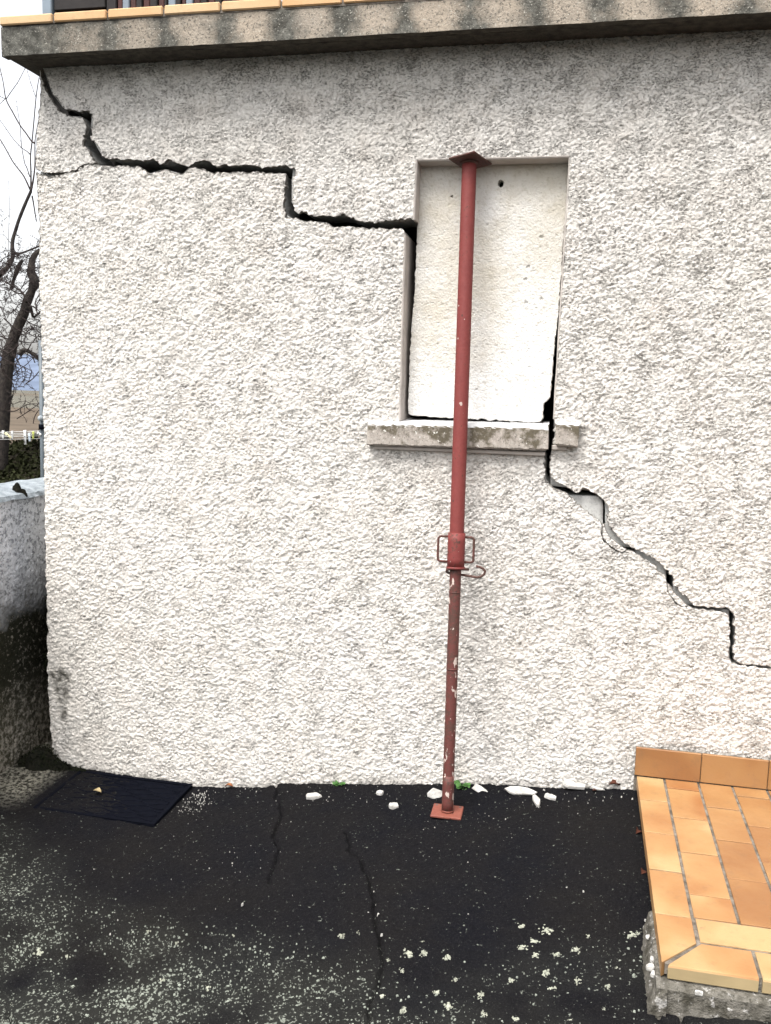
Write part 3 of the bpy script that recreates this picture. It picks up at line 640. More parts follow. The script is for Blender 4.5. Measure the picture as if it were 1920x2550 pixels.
# ------------------------------------------------------------------ adjustable steel prop
zb = float(ground_z(-0.404, -0.21))
PB = Vector((-0.4040, -0.207, zb+0.012)); PT = Vector((-0.4455, 0.0, 2.316))
prop = thing('steel_prop', 'red adjustable steel prop standing on the asphalt and wedged under the window lintel', 'prop', loc=(0, 0, 0))
ax = (PT-PB).normalized(); L = (PT-PB).length
def at_px(py):      # parameter along the prop whose image height is py
    lo, hi = 0.0, L
    for _ in range(40):
        mid = 0.5*(lo+hi); q = AX @ (np.array(PB+ax*mid)-CAM); y = 1275-FPX*q[1]/q[2]
        if y > py: lo = mid
        else: hi = mid
    return lo
tc0, tc1 = at_px(1414), at_px(1327)
def along(t): return PB+ax*t
mb = MB()
def tube_seg(mb, t0, t1, r, mi=0, n=24, bow=0.0):
    N = max(1, int((t1-t0)/0.03)); pts = [along(t0+(t1-t0)*i/N) for i in range(N+1)]; mb.tube(pts, r, n, mi)
tube_seg(mb, 0.0, tc0+0.01, 0.0202); t_a, t_b = at_px(1475), at_px(1666)
tube_seg(mb, t_b-0.002, t_b+0.003, 0.0214); tube_seg(mb, t_a-0.0015, t_a+0.002, 0.0212); tube_seg(mb, 0, at_px(1930), 0.0209)
mb.build('lower_tube', M_REDW, prop, True)
mb = MB(); tube_seg(mb, tc0+0.02, L-0.002, 0.0255); mb.build('upper_tube', M_RED, prop, True)
mb = MB(); tube_seg(mb, tc0+0.002, tc1, 0.0308); tube_seg(mb, tc0-0.004, tc0+0.004, 0.0330); mb.build('collar', M_REDC, prop, True)
RX = Vector((math.cos(0.13), math.sin(0.13), 0)); FY = ax.cross(RX).normalized() * -1
def handle(sgn):
    c0 = along(at_px(1337)); c1 = along(at_px(1399)); o = 0.064 if sgn < 0 else 0.061; cr = 0.010
    p = []
    up = (c0-c1).normalized()
    A = c0+RX*sgn*0.026; p.append(A); p.append(c0+RX*sgn*(o-cr))
    for a in (30, 60, 90): p.append(c0+RX*sgn*(o-cr+cr*math.sin(math.radians(a)))-up*(cr-cr*math.cos(math.radians(a))))
    for a in (90, 60, 30, 0): p.append(c1+RX*sgn*(o-cr+cr*math.sin(math.radians(a)))+up*(cr-cr*math.cos(math.radians(a))))
    p.append(c1+RX*sgn*0.026)
    m_ = MB(); m_.tube(p, 0.0043, 10); m_.build('handle', M_RUST, prop, True)
handle(-1); handle(1)
# pin hook under the collar
cp = along(at_px(1421)); up = ax
def Q(px, py, f=0.0):
    q = Wy(px, py, float(cp[1])-f); return Vector(q)
m_ = MB()
m_.tube([Q(1166,1418,-0.01), Q(1150,1417,0.015), Q(1137,1416,0.026), Q(1122,1416,0.025), Q(1113,1419,0.012), Q(1112,1424,-0.005), Q(1120,1428,-0.02)], 0.0047, 10)
m_.tube([Q(1120,1428,-0.02), Q(1140,1430,-0.024), Q(1150,1431.5,-0.012), Q(1165,1434), Q(1186,1438), Q(1198,1436), Q(1206,1430), Q(1208,1423), Q(1203,1416), Q(1195,1412), Q(1186,1410.5)], 0.0044, 10)
m_.build('locking_pin', M_RUST, prop, True)
def plate(c, hx, hy, th, rot, mat, name, tilt=(0, 0)):
    M4 = Matrix.Translation(c) @ Euler((tilt[0], tilt[1], rot)).to_matrix().to_4x4()
    mb = MB(); mb.box((-hx, -hy, -th/2), (hx, hy, th/2), 0, 0.0022, M4)
    o = mb.build(name, mat, prop)
    return M4
Mp = plate(Vector((PB[0]-0.001, PB[1]+0.004, zb+0.0075)), 0.054, 0.050, 0.009, 0.03, M_REDB, 'base_plate')
mb = MB(); mb.tube([along(0.001), along(0.006)], [0.0235, 0.0205], 20); mb.build('weld_bead', M_REDB, prop, True)
M4 = Matrix.Translation(Vector((PT[0]+0.004, -0.006, 2.3185))) @ Matrix.Rotation(-0.17, 4, Vector((math.cos(0.26), math.sin(0.26), 0))) @ Matrix.Rotation(-0.42, 4, 'Z')
mb = MB(); mb.box((-0.052, -0.060, -0.0035), (0.052, 0.060, 0.0035), 0, 0.002, M4); mb.build('top_plate', M_RUST, prop)
mb = MB(); mb.tube([along(L-0.008), along(L-0.001)], [0.0257, 0.034], 20); mb.build('weld_bead', M_RUST, prop, True)
mb = MB(); rr = np.random.default_rng(5)     # plate holes as raised discs, their inner shade given as dark colour
for (dx, dy) in ((-0.042, 0.038), (0.042, 0.038)):
    mb = MB(); c = Mp @ Vector((dx, dy, 0.0042)); mb.tube([c, c+Vector((0, 0, 0.0010))], 0.0045, 10); mb.build('hole_disc', M_DARK, prop)

# ------------------------------------------------------------------ tiled step
step = thing('tiled_step', 'low ochre tiled step against the wall in the lower right corner', 'step')
ZS = 0.18
mb = MB()
def rough_box(mb, a, b, n, seed, amp):
    (x0, y0, z0), (x1, y1, z1) = a, b; r = np.random.default_rng(seed)
    N = n; V = []; F = []
    pr = [(y1, z1), (y0+0.012, z1), (y0+0.002, z1-0.010), (y0, (z0+z1)/2), (y0-0.006, z0), (y1, z0)]
    # along x
    K = len(pr)
    for i in range(N+1):
        x = x0+(x1-x0)*i/N
        for k, (y, z) in enumerate(pr):
            q = amp if 0 < k < 5 else 0
            V.append((x+(amp*r.normal()*0.4 if i in (0,) else 0), y+r.normal()*q, z+r.normal()*q*0.6))
    for i in range(N):
        for k in range(K): F.append((i*K+k, i*K+(k+1) % K, (i+1)*K+(k+1) % K, (i+1)*K+k)[::-1])
    F.append(tuple(range(K))); F.append(tuple(range(N*K, N*K+K))[::-1])
    mb.add(V, F)
rough_box(mb, (0.262, -1.150, -0.05), (2.2, -0.005, 0.172), 90, 1, 0.001)
rough_box(mb, (0.238, -1.178, -0.05), (2.2, -1.10, 0.139), 110, 2, 0.0016)
mb.build('concrete_base', M_BASE, step)
# mortar fillet left of the step at the front
mb = MB(); V = []; F = []; r = np.random.default_rng(9); ys = np.linspace(-1.185, -0.84, 34); K = 5
for i, y in enumerate(ys):
    w = 0.009*min(1, (y+1.2)/0.02+0.4)*(1-0.6*max(0, (y+0.93)/0.09)); h = 0.028+0.02*(1-abs(y+1.0)/0.2)
    g = float(ground_z(0.22, y))-0.01
    for k, (xx, zz) in enumerate(((0.262, g), (0.262, g+h+0.045), (0.243-w*0.3, g+h+0.03), (0.236-w, g+h*0.5+0.012), (0.230-w*1.2, g))):
        V.append((xx+(r.normal()*0.0018 if k > 1 else 0), y, zz+(r.normal()*0.0018 if k > 0 else 0)))
for i in range(len(ys)-1):
    for k in range(K): F.append((i*K+k, i*K+(k+1) % K, (i+1)*K+(k+1) % K, (i+1)*K+k))
F.append(tuple(range(K))[::-1]); F.append(tuple(range((len(ys)-1)*K, len(ys)*K)))
mb.add(V, F); mb.build('mortar_fillet', M_BASE, step, False)
mb = MB(); mb.box((0.256, -1.146, 0.150), (2.1, -0.012, ZS-0.0035)); mb.build('grout', M_GROUT, step)['kind'] = 'stuff'
def prism(name, poly, z0, z1, mat, bev=0.0015, mats=None):
    n = len(poly); c = np.mean(poly, 0); V = []
    ins = [tuple(np.array(p)+(c-np.array(p))/np.linalg.norm(c-np.array(p))*bev*1.3) for p in poly]
    tz = random.uniform(-0.0008, 0.0008); tx = random.uniform(-0.004, 0.004); ty = random.uniform(-0.004, 0.004)
    f = lambda p, z: (p[0], p[1], z+tz+(p[0]-c[0])*tx+(p[1]-c[1])*ty)
    V += [(p[0], p[1], z0) for p in poly]+[f(p, z1-bev) for p in poly]+[f(p, z1-bev*0.3) for p in [tuple(np.array(q)*0.6+np.array(s)*0.4) for q, s in zip(poly, ins)]]+[f(p, z1) for p in ins]
    F = []
    for k in range(3):
        for i in range(n): F.append((k*n+i, k*n+(i+1) % n, (k+1)*n+(i+1) % n, (k+1)*n+i))
    F.append(tuple(range(3*n, 4*n))); F.append(tuple(reversed(range(n))))
    return V, F
def rect_tile(x0, x1, y0, y1, mat, g=0.004, z0=0.166):
    V, F = prism('tile', [(x0+g, y0+g*0.6), (x1-g, y0+g*0.6), (x1-g, y1-g*0.6), (x0+g, y1-g*0.6)], z0, ZS, mat)
    return obj('tile', V, F, mat, step)
cols = [(0.248, 0.3425, [-0.014, -0.214, -0.456, -0.692, -0.929], M_TILE_L, 0.145),
        (0.3425, 0.458, [-0.014, -0.092, -0.323, -0.561, -0.805, -0.925], M_TILE_L, 0.166),
        (0.458, 0.572, [-0.014, -0.212, -0.450, -0.688, -0.925], M_TILE_D, 0.166),
        (0.572, 0.687, [-0.014, -0.092, -0.322, -0.561, -0.799, -0.925], M_TILE_D, 0.166)]
xx = 0.687; k = 0
while xx < 1.6:
    cols.append((xx, xx+0.1145, cols[2+k % 2][2], M_TILE_D, 0.166)); xx += 0.1145; k += 1
for ci, (a, c, ys_, mt, z0) in enumerate(cols):
    for y1, y0 in zip(ys_[:-1], ys_[1:]):
        m_ = mt
        if ci == 1 and y0 < -0.3: m_ = M_TILE_L
        V, F = prism('tile', [(a+(0.0 if ci == 0 else 0.0042), y0+0.0031), (c-0.0042, y0+0.0031), (c-0.0042, y1-0.0031), (a+(0.0 if ci == 0 else 0.0042), y1-0.0031)], z0, ZS, m_)
        obj('tile', V, F, m_, step)
# corner mitre and front rows
V, F = prism('t', [(0.248, -0.932), (0.248, -1.150), (0.3385, -1.045), (0.3385, -0.932)], 0.145, ZS, None); obj('tile', V, F, M_TILE_L, step)
xq = [0.3465, 0.590]
while xq[-1] < 1.6: xq.append(xq[-1]+0.236)
for a, c in zip(xq[:-1], xq[1:]):
    V, F = prism('t', [(a+0.003, -1.034), (c-0.003, -1.034), (c-0.003, -0.9285), (a+0.003, -0.9285)], 0.166, ZS, None); obj('tile', V, F, M_TILE_L, step)
def nose_tile(xa_f, xa_b, xb, yf, yb):
    # top plate plus a drop front face, the arris rounded
    n = 6; V = []; F = []; pr = [(yb, ZS-0.001), (yb-0.002, ZS), (yf+0.006, ZS-0.0004), (yf+0.002, ZS-0.0018), (yf, ZS-0.006), (yf+0.001, ZS-0.034), (yf+0.003, ZS-0.0365), (yf+0.013, ZS-0.0365), (yf+0.013, ZS-0.016), (yb, ZS-0.016)]
    K = len(pr)
    for e in (0, 1):
        for (y, z) in pr:
            t = (y-yf)/(yb-yf); x = (xa_f+(xa_b-xa_f)*t) if e == 0 else xb
            V.append((x, y, z))
    for k in range(K): F.append((k, (k+1) % K, K+(k+1) % K, K+k))
    F.append(tuple(reversed(range(K)))); F.append(tuple(range(K, 2*K)))
    mi = [1 if k in (4, 5) else 0 for k in range(K)]+[1, 1]
    return obj('tile', V, F, [M_TILE_L, M_NOSE], step, False, mi)
nose_tile(0.262, 0.352, 0.4665, -1.156, -1.043)
xq = [0.475]
while xq[-1] < 1.6: xq.append(xq[-1]+0.2385)
for a, c in zip(xq[:-1], xq[1:]): nose_tile(a+0.0005, a+0.0005, c-0.008, -1.156, -1.043)
# skirting tiles on the wall
xq = [0.2385, 0.4635, 0.6865]
while xq[-1] < 1.6: xq.append(xq[-1]+0.2255)
for i, (a, c) in enumerate(zip(xq[:-1], xq[1:])):
    mb = MB(); mb.box((a+0.0012, -0.0185, ZS+0.0035), (c-0.0012, -0.0085, 0.2865+0.001*i), 0, 0.0016); mb.build('skirting_tile', M_TILE_D if i else M_TILE_D, step)
mb = MB(); mb.box((0.240, -0.0088, 0.10), (1.6, 0.004, 0.284)); mb.build('adhesive', M_GROUT, step)['kind'] = 'stuff'

# ------------------------------------------------------------------ rubble, leaves, weeds
def chunk(a, b_, h, seed, n=11):
    r = np.random.default_rng(seed); V = []; F = []
    ang = np.sort((np.arange(n)+r.uniform(-0.35, 0.35, n))*2*math.pi/n); rad = r.uniform(0.66, 1.12, n)
    for (s, z) in ((0.95, 0.0), (1.0, h*0.3), (1.0, h*0.75), (0.86, h)):
        for q, rr_ in zip(ang, rad):
            V.append((math.cos(q)*a*rr_*s, math.sin(q)*b_*rr_*s, z+(r.normal()*h*0.16 if z > 0 else 0)))
    for k in range(3):
        for i in range(n): F.append((k*n+i, k*n+(i+1) % n, (k+1)*n+(i+1) % n, (k+1)*n+i))
    F.append(tuple(reversed(range(n)))); V.append((a*r.uniform(-0.3, 0.3), 0, h*r.uniform(0.9, 1.25)))
    for i in range(n): F.append((3*n+i, 3*n+(i+1) % n, 4*n))
    return V, F
def place(name, V, F, mat, px, py, rot=(0, 0, 0), dz=0.0, label=None, cat=None, group=None, smooth=False, yoff=0.0):
    p = Wg(px, py); o = obj(name, V, F, mat, None, smooth)
    o.location = (p[0], p[1]+yoff, float(ground_z(p[0], p[1]+yoff))+dz); o.rotation_euler = rot
    if label: tag(o, label, cat, group)
    return o
G = 'pieces of white plaster fallen at the foot of the wall'
frag = [(781,1987,0.036,0.021,0.013,1,(0,0,0.25),0.0,'largest loose oval white plaster piece, alone on the asphalt left of the prop'),
        (946,1978,0.017,0.012,0.012,2,(0,0,0),0.0,'small round white crumb of plaster between the oval piece and the prop'),
        (979,2012,0.019,0.018,0.015,3,(0,0,0.9),0.0,'diamond shaped white plaster lump nearest left of the prop foot'),
        (1084,1985,0.037,0.020,0.008,4,(1.05,0.1,0.25),0.012,'upright white plaster flake leaning on the wall just left of the prop'),
        (1099,1982,0.010,0.008,0.008,5,(0,0,0),0.0,'tiny white crumb touching the leaning flake beside the prop'),
        (1196,1970,0.040,0.016,0.008,6,(0.7,0.3,-0.25),0.006,'grey white plaster sliver leaning on the wall right of the green weed'),
        (1291,1977,0.066,0.020,0.012,7,(0.75,0,0.0),0.010,'longest white plaster slab lying along the foot of the wall'),
        (1336,1998,0.050,0.013,0.012,8,(0,0,-1.32),0.001,'rectangular white plaster stick pointing away from the wall, under the longest slab'),
        (1370,1987,0.031,0.015,0.012,9,(0,0,-0.45),0.0,'pointed white plaster chip lying just right of the plaster stick'),
        (1429,1964,0.042,0.012,0.013,10,(0.25,0,0.05),0.006,'flat straight white plaster strip on the wall foot nearest the tiled step'),
        (1487,1968,0.026,0.007,0.006,11,(0.3,0,-0.05),0.004,'thin short plaster sliver between the flat strip and the brown leaf')]
for (px, py, a, b_, h, sd_, rot, dz, lab) in frag:
    V, F = chunk(a, b_, h, sd_, 7 if sd_ in (8, 10) else 8)
    if sd_ in (8, 10):
        V = [(max(-a, min(a, x*1.25)), max(-b_, min(b_, y*1.25)), z) for x, y, z in V]
    place('plaster_fragment', V, F, M_WHITE, px, py, rot, dz, lab, 'plaster piece', G)
M_LEAF_O = mat_plain('orange_dead_leaf', (0.20, 0.075, 0.03), 0.8, 0.2, 0.3, 60)
M_LEAF_B = mat_plain('brown_dead_leaf', (0.065, 0.022, 0.013), 0.8, 0.2, 0.35, 60)
M_LEAF_Y = mat_plain('yellow_dead_leaf', (0.33, 0.26, 0.14), 0.8, 0.2, 0.3, 60)
def leaf_mesh(l, w, curl, seed):
    r = np.random.default_rng(seed); V = []; F = []; n = 7
    for i in range(n+1):
        t = i/n; ww = w*math.sin(math.pi*min(1, t*0.94+0.05))**0.8*(0.85+0.3*r.random())
        z = curl*l*math.sin(t*math.pi)*0.5
        V += [(t*l-l/2, -ww, z+curl*w*0.9), (t*l-l/2, 0, z), (t*l-l/2, ww, z+curl*w*0.7)]
    for i in range(n):
        F += [(i*3, i*3+3, i*3+4, i*3+1), (i*3+1, i*3+4, i*3+5, i*3+2)]
    V2 = [(x, y, z+0.0012) for x, y, z in V]; m_ = len(V)
    F2 = [tuple(i+m_ for i in f) for f in F]; F = [f[::-1] for f in F]
    return V+V2, F+F2
for (px, py, l, w, cu, mt, rot, dz, lab) in [
    (570,1963,0.032,0.013,0.5,M_LEAF_O,(0,0,0.1),0.004,'orange dead leaf at the foot of the wall beside the black mat'),
    (1525,1963,0.040,0.016,0.9,M_LEAF_B,(0.5,0.4,0.7),0.008,'curled brown dead leaf at the wall foot beside the tiled step'),
    (1480,1972,0.014,0.005,0.6,M_LEAF_B,(0.2,0,0.1),0.003,'tiny brown leaf scrap under the thin plaster sliver'),
    (1584,2078,0.030,0.011,0.7,M_LEAF_B,(0.6,0.2,1.4),0.006,'brown dead leaf caught in the gap along the left side of the step'),
    (1597,2176,0.024,0.009,0.6,M_LEAF_B,(0.6,0,1.4),0.004,'second dark leaf down in the gap, halfway along the step'),
    (1803,2506,0.034,0.014,0.8,M_LEAF_B,(0.3,0.2,0.2),0.010,'reddish brown dead leaf under the front edge of the step'),
    (243,1983,0.038,0.012,0.4,M_LEAF_Y,(0.1,0,-0.3),0.018,'pale yellow shrivelled leaf lying on the black mat')]:
    V, F = leaf_mesh(l, w, cu, int(px)); place('dead_leaf', V, F, mt, px, py, rot, dz, lab, 'leaf', 'dead leaves', True)
M_WEED = mat_plain('weed_green', (0.045, 0.12, 0.025), 0.6, 0.3, 0.35, 50)
def weed(px, py, R, n, leaf, lab, hs=1.0):
    p = Wg(px, py); w = thing('weed', lab, 'weed', 'weeds growing at the foot of the wall', (p[0], p[1], float(ground_z(p[0], p[1]))))
    r = np.random.default_rng(int(px)); lf = MB(); st = MB()
    for i in range(n):
        a = r.uniform(0, 2*math.pi); e = r.uniform(0.2, 1.3); L_ = R*r.uniform(0.5, 1.0)
        tip = Vector((math.cos(a)*math.cos(e), -abs(math.sin(a)*math.cos(e))*0.7, math.sin(e)*hs))*L_
        st.tube([(0, 0, 0), tip*0.6+Vector((0, 0, 0.004)), tip], 0.0008, 4)
        s = leaf*r.uniform(0.6, 1.2); t1 = Vector((math.cos(a), math.sin(a), r.uniform(-0.3, 0.5))).normalized(); t2 = t1.cross(Vector((r.uniform(-0.4, 0.4), -0.6, 1))).normalized()
        V = [tip, tip+t1*s*0.5+t2*s*0.5, tip+t1*s*1.1+t2*s*0.35, tip+t1*s*1.3, tip+t1*s*1.1-t2*s*0.35, tip+t1*s*0.5-t2*s*0.5]
        lf.add(V, [(0, 1, 2, 3), (0, 3, 4, 5)])
    lf.build('leaves', M_WEED, w)['kind'] = 'stuff'; st.build('stem', M_WEED, w)
weed(845, 1955, 0.028, 34, 0.008, 'sprig of green weed at the wall foot above the round white crumb', 0.5)
weed(1151, 1960, 0.028, 16, 0.017, 'broad leaved green weed at the wall foot just right of the prop', 0.8)

# lichen spots and crumbs (too many to count)
def scatter(name, pts, sizes, mat, hfac, seed, kinds=0.0):
    r = np.random.default_rng(seed); n = 7; P = len(pts)
    ang = (np.arange(n)[None, :]+r.uniform(-0.3, 0.3, (P, n)))*2*math.pi/n; rad = r.uniform(0.35, 1.15, (P, n))*sizes[:, None]
    asp = r.uniform(0.6, 1.0, (P, 1)); x = pts[:, 0:1]+np.cos(ang)*rad; y = pts[:, 1:2]+np.sin(ang)*rad*asp
    z = ground_z(x, y)-0.001+0.0035*0.5; h = sizes[:, None]*hfac*np.ones_like(x)
    R0 = np.stack([x, y, z-0.003], -1); x1 = pts[:, 0:1]+np.cos(ang)*rad*0.72; y1 = pts[:, 1:2]+np.sin(ang)*rad*asp*0.72
    R1 = np.stack([x1, y1, z+h+r.normal(size=x.shape)*h*0.2], -1)
    V = np.concatenate([R0, R1], 1).reshape(-1, 3)
    b0 = (np.arange(P)*2*n)[:, None]; i = np.arange(n)[None, :]; j = (i+1) % n
    Q = np.stack([b0+i, b0+j, b0+n+j, b0+n+i], -1).reshape(-1, 4)
    me_f = [tuple(q) for q in Q.tolist()]+[tuple(int(b0[k, 0])+n+q for q in range(n)) for k in range(P)]
    o = obj(name, V, me_f, mat, None, False); tag(o, kind='stuff'); return o
r = np.random.default_rng(12)
cand = np.stack([r.uniform(-2.3, 0.24, 190000), r.uniform(-1.7, 0.0, 190000)], -1)
dn = density(cand[:, 0], cand[:, 1]); keep = r.random(len(cand)) < dn*dn**0.3*0.27
pts = cand[keep]; sz = 0.0012+0.0040*r.random(len(pts))**3.0
scatter('lichen_spots', pts, sz, M_LICH, 0.22, 1)
LB = [(375,735,34),(443,735,30),(545,752,22),(580,850,18),(690,917,26),(550,965,26),(355,980,22),(865,620,24),(925,745,24),(970,640,38),(920,685,28),(870,705,26),(1020,740,24),(1105,722,24),(970,820,26),(1000,890,22),(1110,855,24),(1240,880,20),(1340,660,30),(1370,645,22),(1155,660,18),(265,918,18),(705,1000,22),(840,1020,20),(1075,1020,18),(90,660,24),(160,647,14),(437,690,14),(290,765,14),(350,812,16),(500,905,18),(1275,798,12),(825,853,16),(1220,975,14)]
bp = []; bs = []
for (a, c, s) in LB:
    for k in range(int(10+s*0.9)):
        q = Wg(800+(a+r.normal()*s*0.33)/1.7354, 1950+(c+r.normal()*s*0.26)/1.7354); bp.append((q[0], q[1])); bs.append(r.uniform(0.0012, 0.0050)*s/28)
for (a, c, s) in [(165,735,26),(55,965,24),(130,965,18),(420,48,2),(255,1005,26),(700,850,18),(900,885,18),(760,690,14),(640,640,16),(60,400,18),(290,750,16),(1170,905,16),(1010,660,10)]:
    for k in range(int(4+s*0.4)):
        q = Wg((a+r.normal()*s*0.3)/1.7354, 1950+(c+r.normal()*s*0.25)/1.7354); bp.append((q[0], q[1])); bs.append(r.uniform(0.002, 0.007)*s/28)
M_LICH2 = mat_plain('thick_lichen', (0.31, 0.32, 0.26), 0.95, 0.05, 0.3, 20, 0.002)
scatter('lichen_patches', np.array(bp), np.array(bs), M_LICH2, 0.16, 2)
cr = []; cs = []
for k in range(520):
    x = r.uniform(-1.75, 0.235); y = -abs(r.normal())*0.35-0.005; cr.append((x, y)); cs.append(0.0009+0.0022*r.random()**3)
for k in range(110):
    q = Wg(r.normal(470, 22), r.normal(2010, 12)) if k % 2 else Wg(r.normal(500, 14), r.normal(1984, 8)); cr.append((q[0], q[1])); cs.append(r.uniform(0.001, 0.003))
for (a, c, s) in [(935,2055,5),(890.7,2102,4.4),(1162.6,2120,4),(603.5,2253.7,8),(942,2280,9),(951,2329,6),(1375,2064,4),(1229,2040,4),(1193,2005,4),(1310,2086,4),(1452,2222,6),(1575,1990,5),(1548,1985,5),(1390,2105,5),(1330,2103,5)]:
    q = Wg(a, c); cr.append((q[0], q[1])); cs.append(s*0.00075)
scatter('plaster_crumbs', np.array(cr), np.array(cs), M_CRUMB, 0.8, 3)
# crumbs of mortar along the step
mp = []
for k in range(70):
    t = r.random(); q = Wg(1600+22*r.random()+t*28, 2290+t*190); mp.append((q[0], q[1]))
scatter('mortar_crumbs', np.array(mp), r.uniform(0.002, 0.009, len(mp)), M_WHITE, 0.8, 4)
mb = MB()
for k in range(5):
    y = r.uniform(-1.17, -0.92); V, F = chunk(r.uniform(0.003, 0.012), r.uniform(0.003, 0.012), r.uniform(0.004, 0.012), 100+k, 7)
    c = Vector((0.232+r.normal()*0.006, y, float(ground_z(0.23, y))+r.uniform(0.03, 0.055)))
    mb.add([Vector(v)+c for v in V], F)
for k in range(4):
    x = r.normal(0.335, 0.03) if k < 3 else r.uniform(0.25, 0.7); V, F = chunk(r.uniform(0.004, 0.013), r.uniform(0.003, 0.008), r.uniform(0.004, 0.010), 200+k, 7)
    c = Vector((x, -1.176+r.normal()*0.004, 0.118+r.normal()*0.01)); mb.add([Vector(v)+c for v in V], F)
o = mb.build('mortar_lumps', M_WHITE, step); o['kind'] = 'stuff'

# ------------------------------------------------------------------ black rubber mat by the corner
M_MAT = mat_plain('black_rubber', (0.0036, 0.0042, 0.0070), 0.95, 0.03, 0.2, 40, 0.0008)
gz_ = float(ground_z(-1.7, -0.18)); mat_t = thing('rubber_mat', 'black ribbed rubber mat lying at the left corner of the wall', 'mat', loc=(-1.72, -0.18, gz_+0.002))
mat_t.rotation_euler = (0.037, 0, 0)
mb = MB(); mb.box((-0.235, -0.170, -0.006), (0.262, 0.168, 0.003), 0, 0.002); mb.build('base_sheet', M_MAT, mat_t)
mb = MB()
for (a, c) in (((-0.235, -0.170), (0.262, -0.155)), ((-0.235, 0.153), (0.262, 0.168)), ((-0.235, -0.154), (-0.22, 0.152)), ((0.247, -0.154), (0.262, 0.152))):
    mb.box((a[0], a[1], 0.0033), (c[0], c[1], 0.009), 0, 0.002)
mb.build('raised_rim', M_MAT, mat_t)
mb = MB()
for j in range(10):
    pts = [(-0.212+i*0.0105, -0.138+j*0.0305+0.008*math.sin(i*0.55+j*2.4)+random.uniform(-0.001, 0.001), 0.003) for i in range(44)]
    mb.tube(pts, [0.0042+random.uniform(-0.0008, 0.0008) for _ in pts], 6)
mb.build('wavy_ribs', M_MAT, mat_t, True)
# moss and soil packed into the corner
M_SOIL = mat_broken('dark_moss', (0.009, 0.010, 0.007), (0.018, 0.017, 0.012), 0.012)
def mound(name, parts, seed, mat, label=None):
    V = []; F = []; r = np.random.default_rng(seed)
    for (cx, cy, cz, a, b_, h) in parts:
        n, mm = 22, 9; base = len(V)
        for i in range(mm):
            ph = i/(mm-1)*math.pi/2
            for j in range(n):
                q = 2*math.pi*j/n; w = 1+0.22*(vnoise(np.array([math.cos(q)*2+i*0.7+seed]), np.array([math.sin(q)*2+9.0]), 1.0, 91)[0]-0.5)*2+r.normal()*0.05
                V.append((cx+math.cos(q)*a*math.cos(ph)*w, cy+math.sin(q)*b_*math.cos(ph)*w, cz+h*math.sin(ph)*(0.9+0.2*r.random())))
        for i in range(mm-1):
            for j in range(n): F.append((base+i*n+j, base+i*n+(j+1) % n, base+(i+1)*n+(j+1) % n, base+(i+1)*n+j))
    o = obj(name, V, F, mat, None, True); tag(o, label, None, None, 'stuff'); return o
M_TUFT = mat_plain('moss_tufts', (0.012, 0.014, 0.008), 0.95, 0.03, 0.6, 25)
def tufts(name, parts, n, size, seed, mat):
    r = np.random.default_rng(seed); V = []
    for (cx, cy, cz, a, b_, h) in parts:
        for k in range(n):
            th = r.uniform(0, 2*math.pi); ph = math.acos(r.uniform(0, 1)); q = 0.8+0.35*r.random()
            c = np.array([cx+a*q*math.sin(ph)*math.cos(th), cy+b_*q*math.sin(ph)*math.sin(th), cz+h*q*math.cos(ph)])
            d = r.normal(size=3); d /= np.linalg.norm(d); e = np.cross(d, r.normal(size=3)); e /= np.linalg.norm(e); s_ = size*r.uniform(0.4, 1.2)
            V += [c-e*s_*0.35, c+e*s_*0.35, c+d*s_+e*s_*0.1, c+d*s_-e*s_*0.1]
    o = obj(name, V, np.arange(len(V)).reshape(-1, 4), mat); tag(o, kind='stuff')
PM = [(-2.12, -0.02, -0.10, 0.075, 0.05, 0.115), (-2.05, -0.02, -0.10, 0.07, 0.04, 0.065), (-1.97, -0.015, -0.10, 0.08, 0.03, 0.042), (-2.19, 0.0, -0.11, 0.06, 0.07, 0.08)]
mound('moss', PM, 1, M_SOIL)
tufts('moss_tufts', PM, 1500, 0.010, 2, M_TUFT)

# ------------------------------------------------------------------ garden wall, left
def mat_gwall():
    t = NT('limewashed_roughcast', 0.95, 0.1)
    z = t.xyz()['Z']; n = t.noise(6, 4, 0.6); n2 = t.noise(55, 4, 0.7)
    c = t.mix(t.ramp(n2, [(0.51, 0), (0.60, 0.9)]), (0.80, 0.81, 0.84), (0.24, 0.25, 0.27))
    f = t.math('ADD', t.math('MULTIPLY', z, 1.0), t.math('MULTIPLY', t.math('SUBTRACT', n, 0.5), 0.35))
    d = t.mix(t.ramp(n2, [(0.56, 0), (0.64, 0.9)]), (0.022, 0.022, 0.014), (0.23, 0.21, 0.175))
    low = t.mix(t.ramp(z, [(0.06, 0), (0.32, 1)]), t.mix(t.ramp(n2, [(0.45, 0), (0.6, 1)]), (0.07, 0.065, 0.045), (0.32, 0.29, 0.24)), d)
    c = t.mix(t.ramp(f, [(0.50, 1), (0.78, 0)]), c, low)
    t.col(c); t.bump(t.noise(70, 4, 0.7), 0.010, 1.0); return t.mat
M_GW = mat_gwall()
gw = thing('garden_wall', 'low limewashed garden wall stained dark with moss, left of the house corner', 'wall')
ys_ = np.concatenate([np.arange(-2.2, -0.1, 0.02), np.arange(-0.1, 0.5, 0.005), np.arange(0.5, 3.2, 0.02)]); zs_ = np.arange(-0.3, 1.05, 0.006)
YY, ZZ = np.meshgrid(ys_, zs_)
hh = wall_height(YY+20, ZZ)*1.0
V = np.stack([-2.24+hh, YY, ZZ], -1); n1, n0 = YY.shape; idx = np.arange(n1*n0).reshape(n1, n0)
F = np.stack([idx[:-1, :-1], idx[:-1, 1:], idx[1:, 1:], idx[1:, :-1]], -1).reshape(-1, 4)
obj('rendered_face', V.reshape(-1, 3), F, M_GW, gw, True)
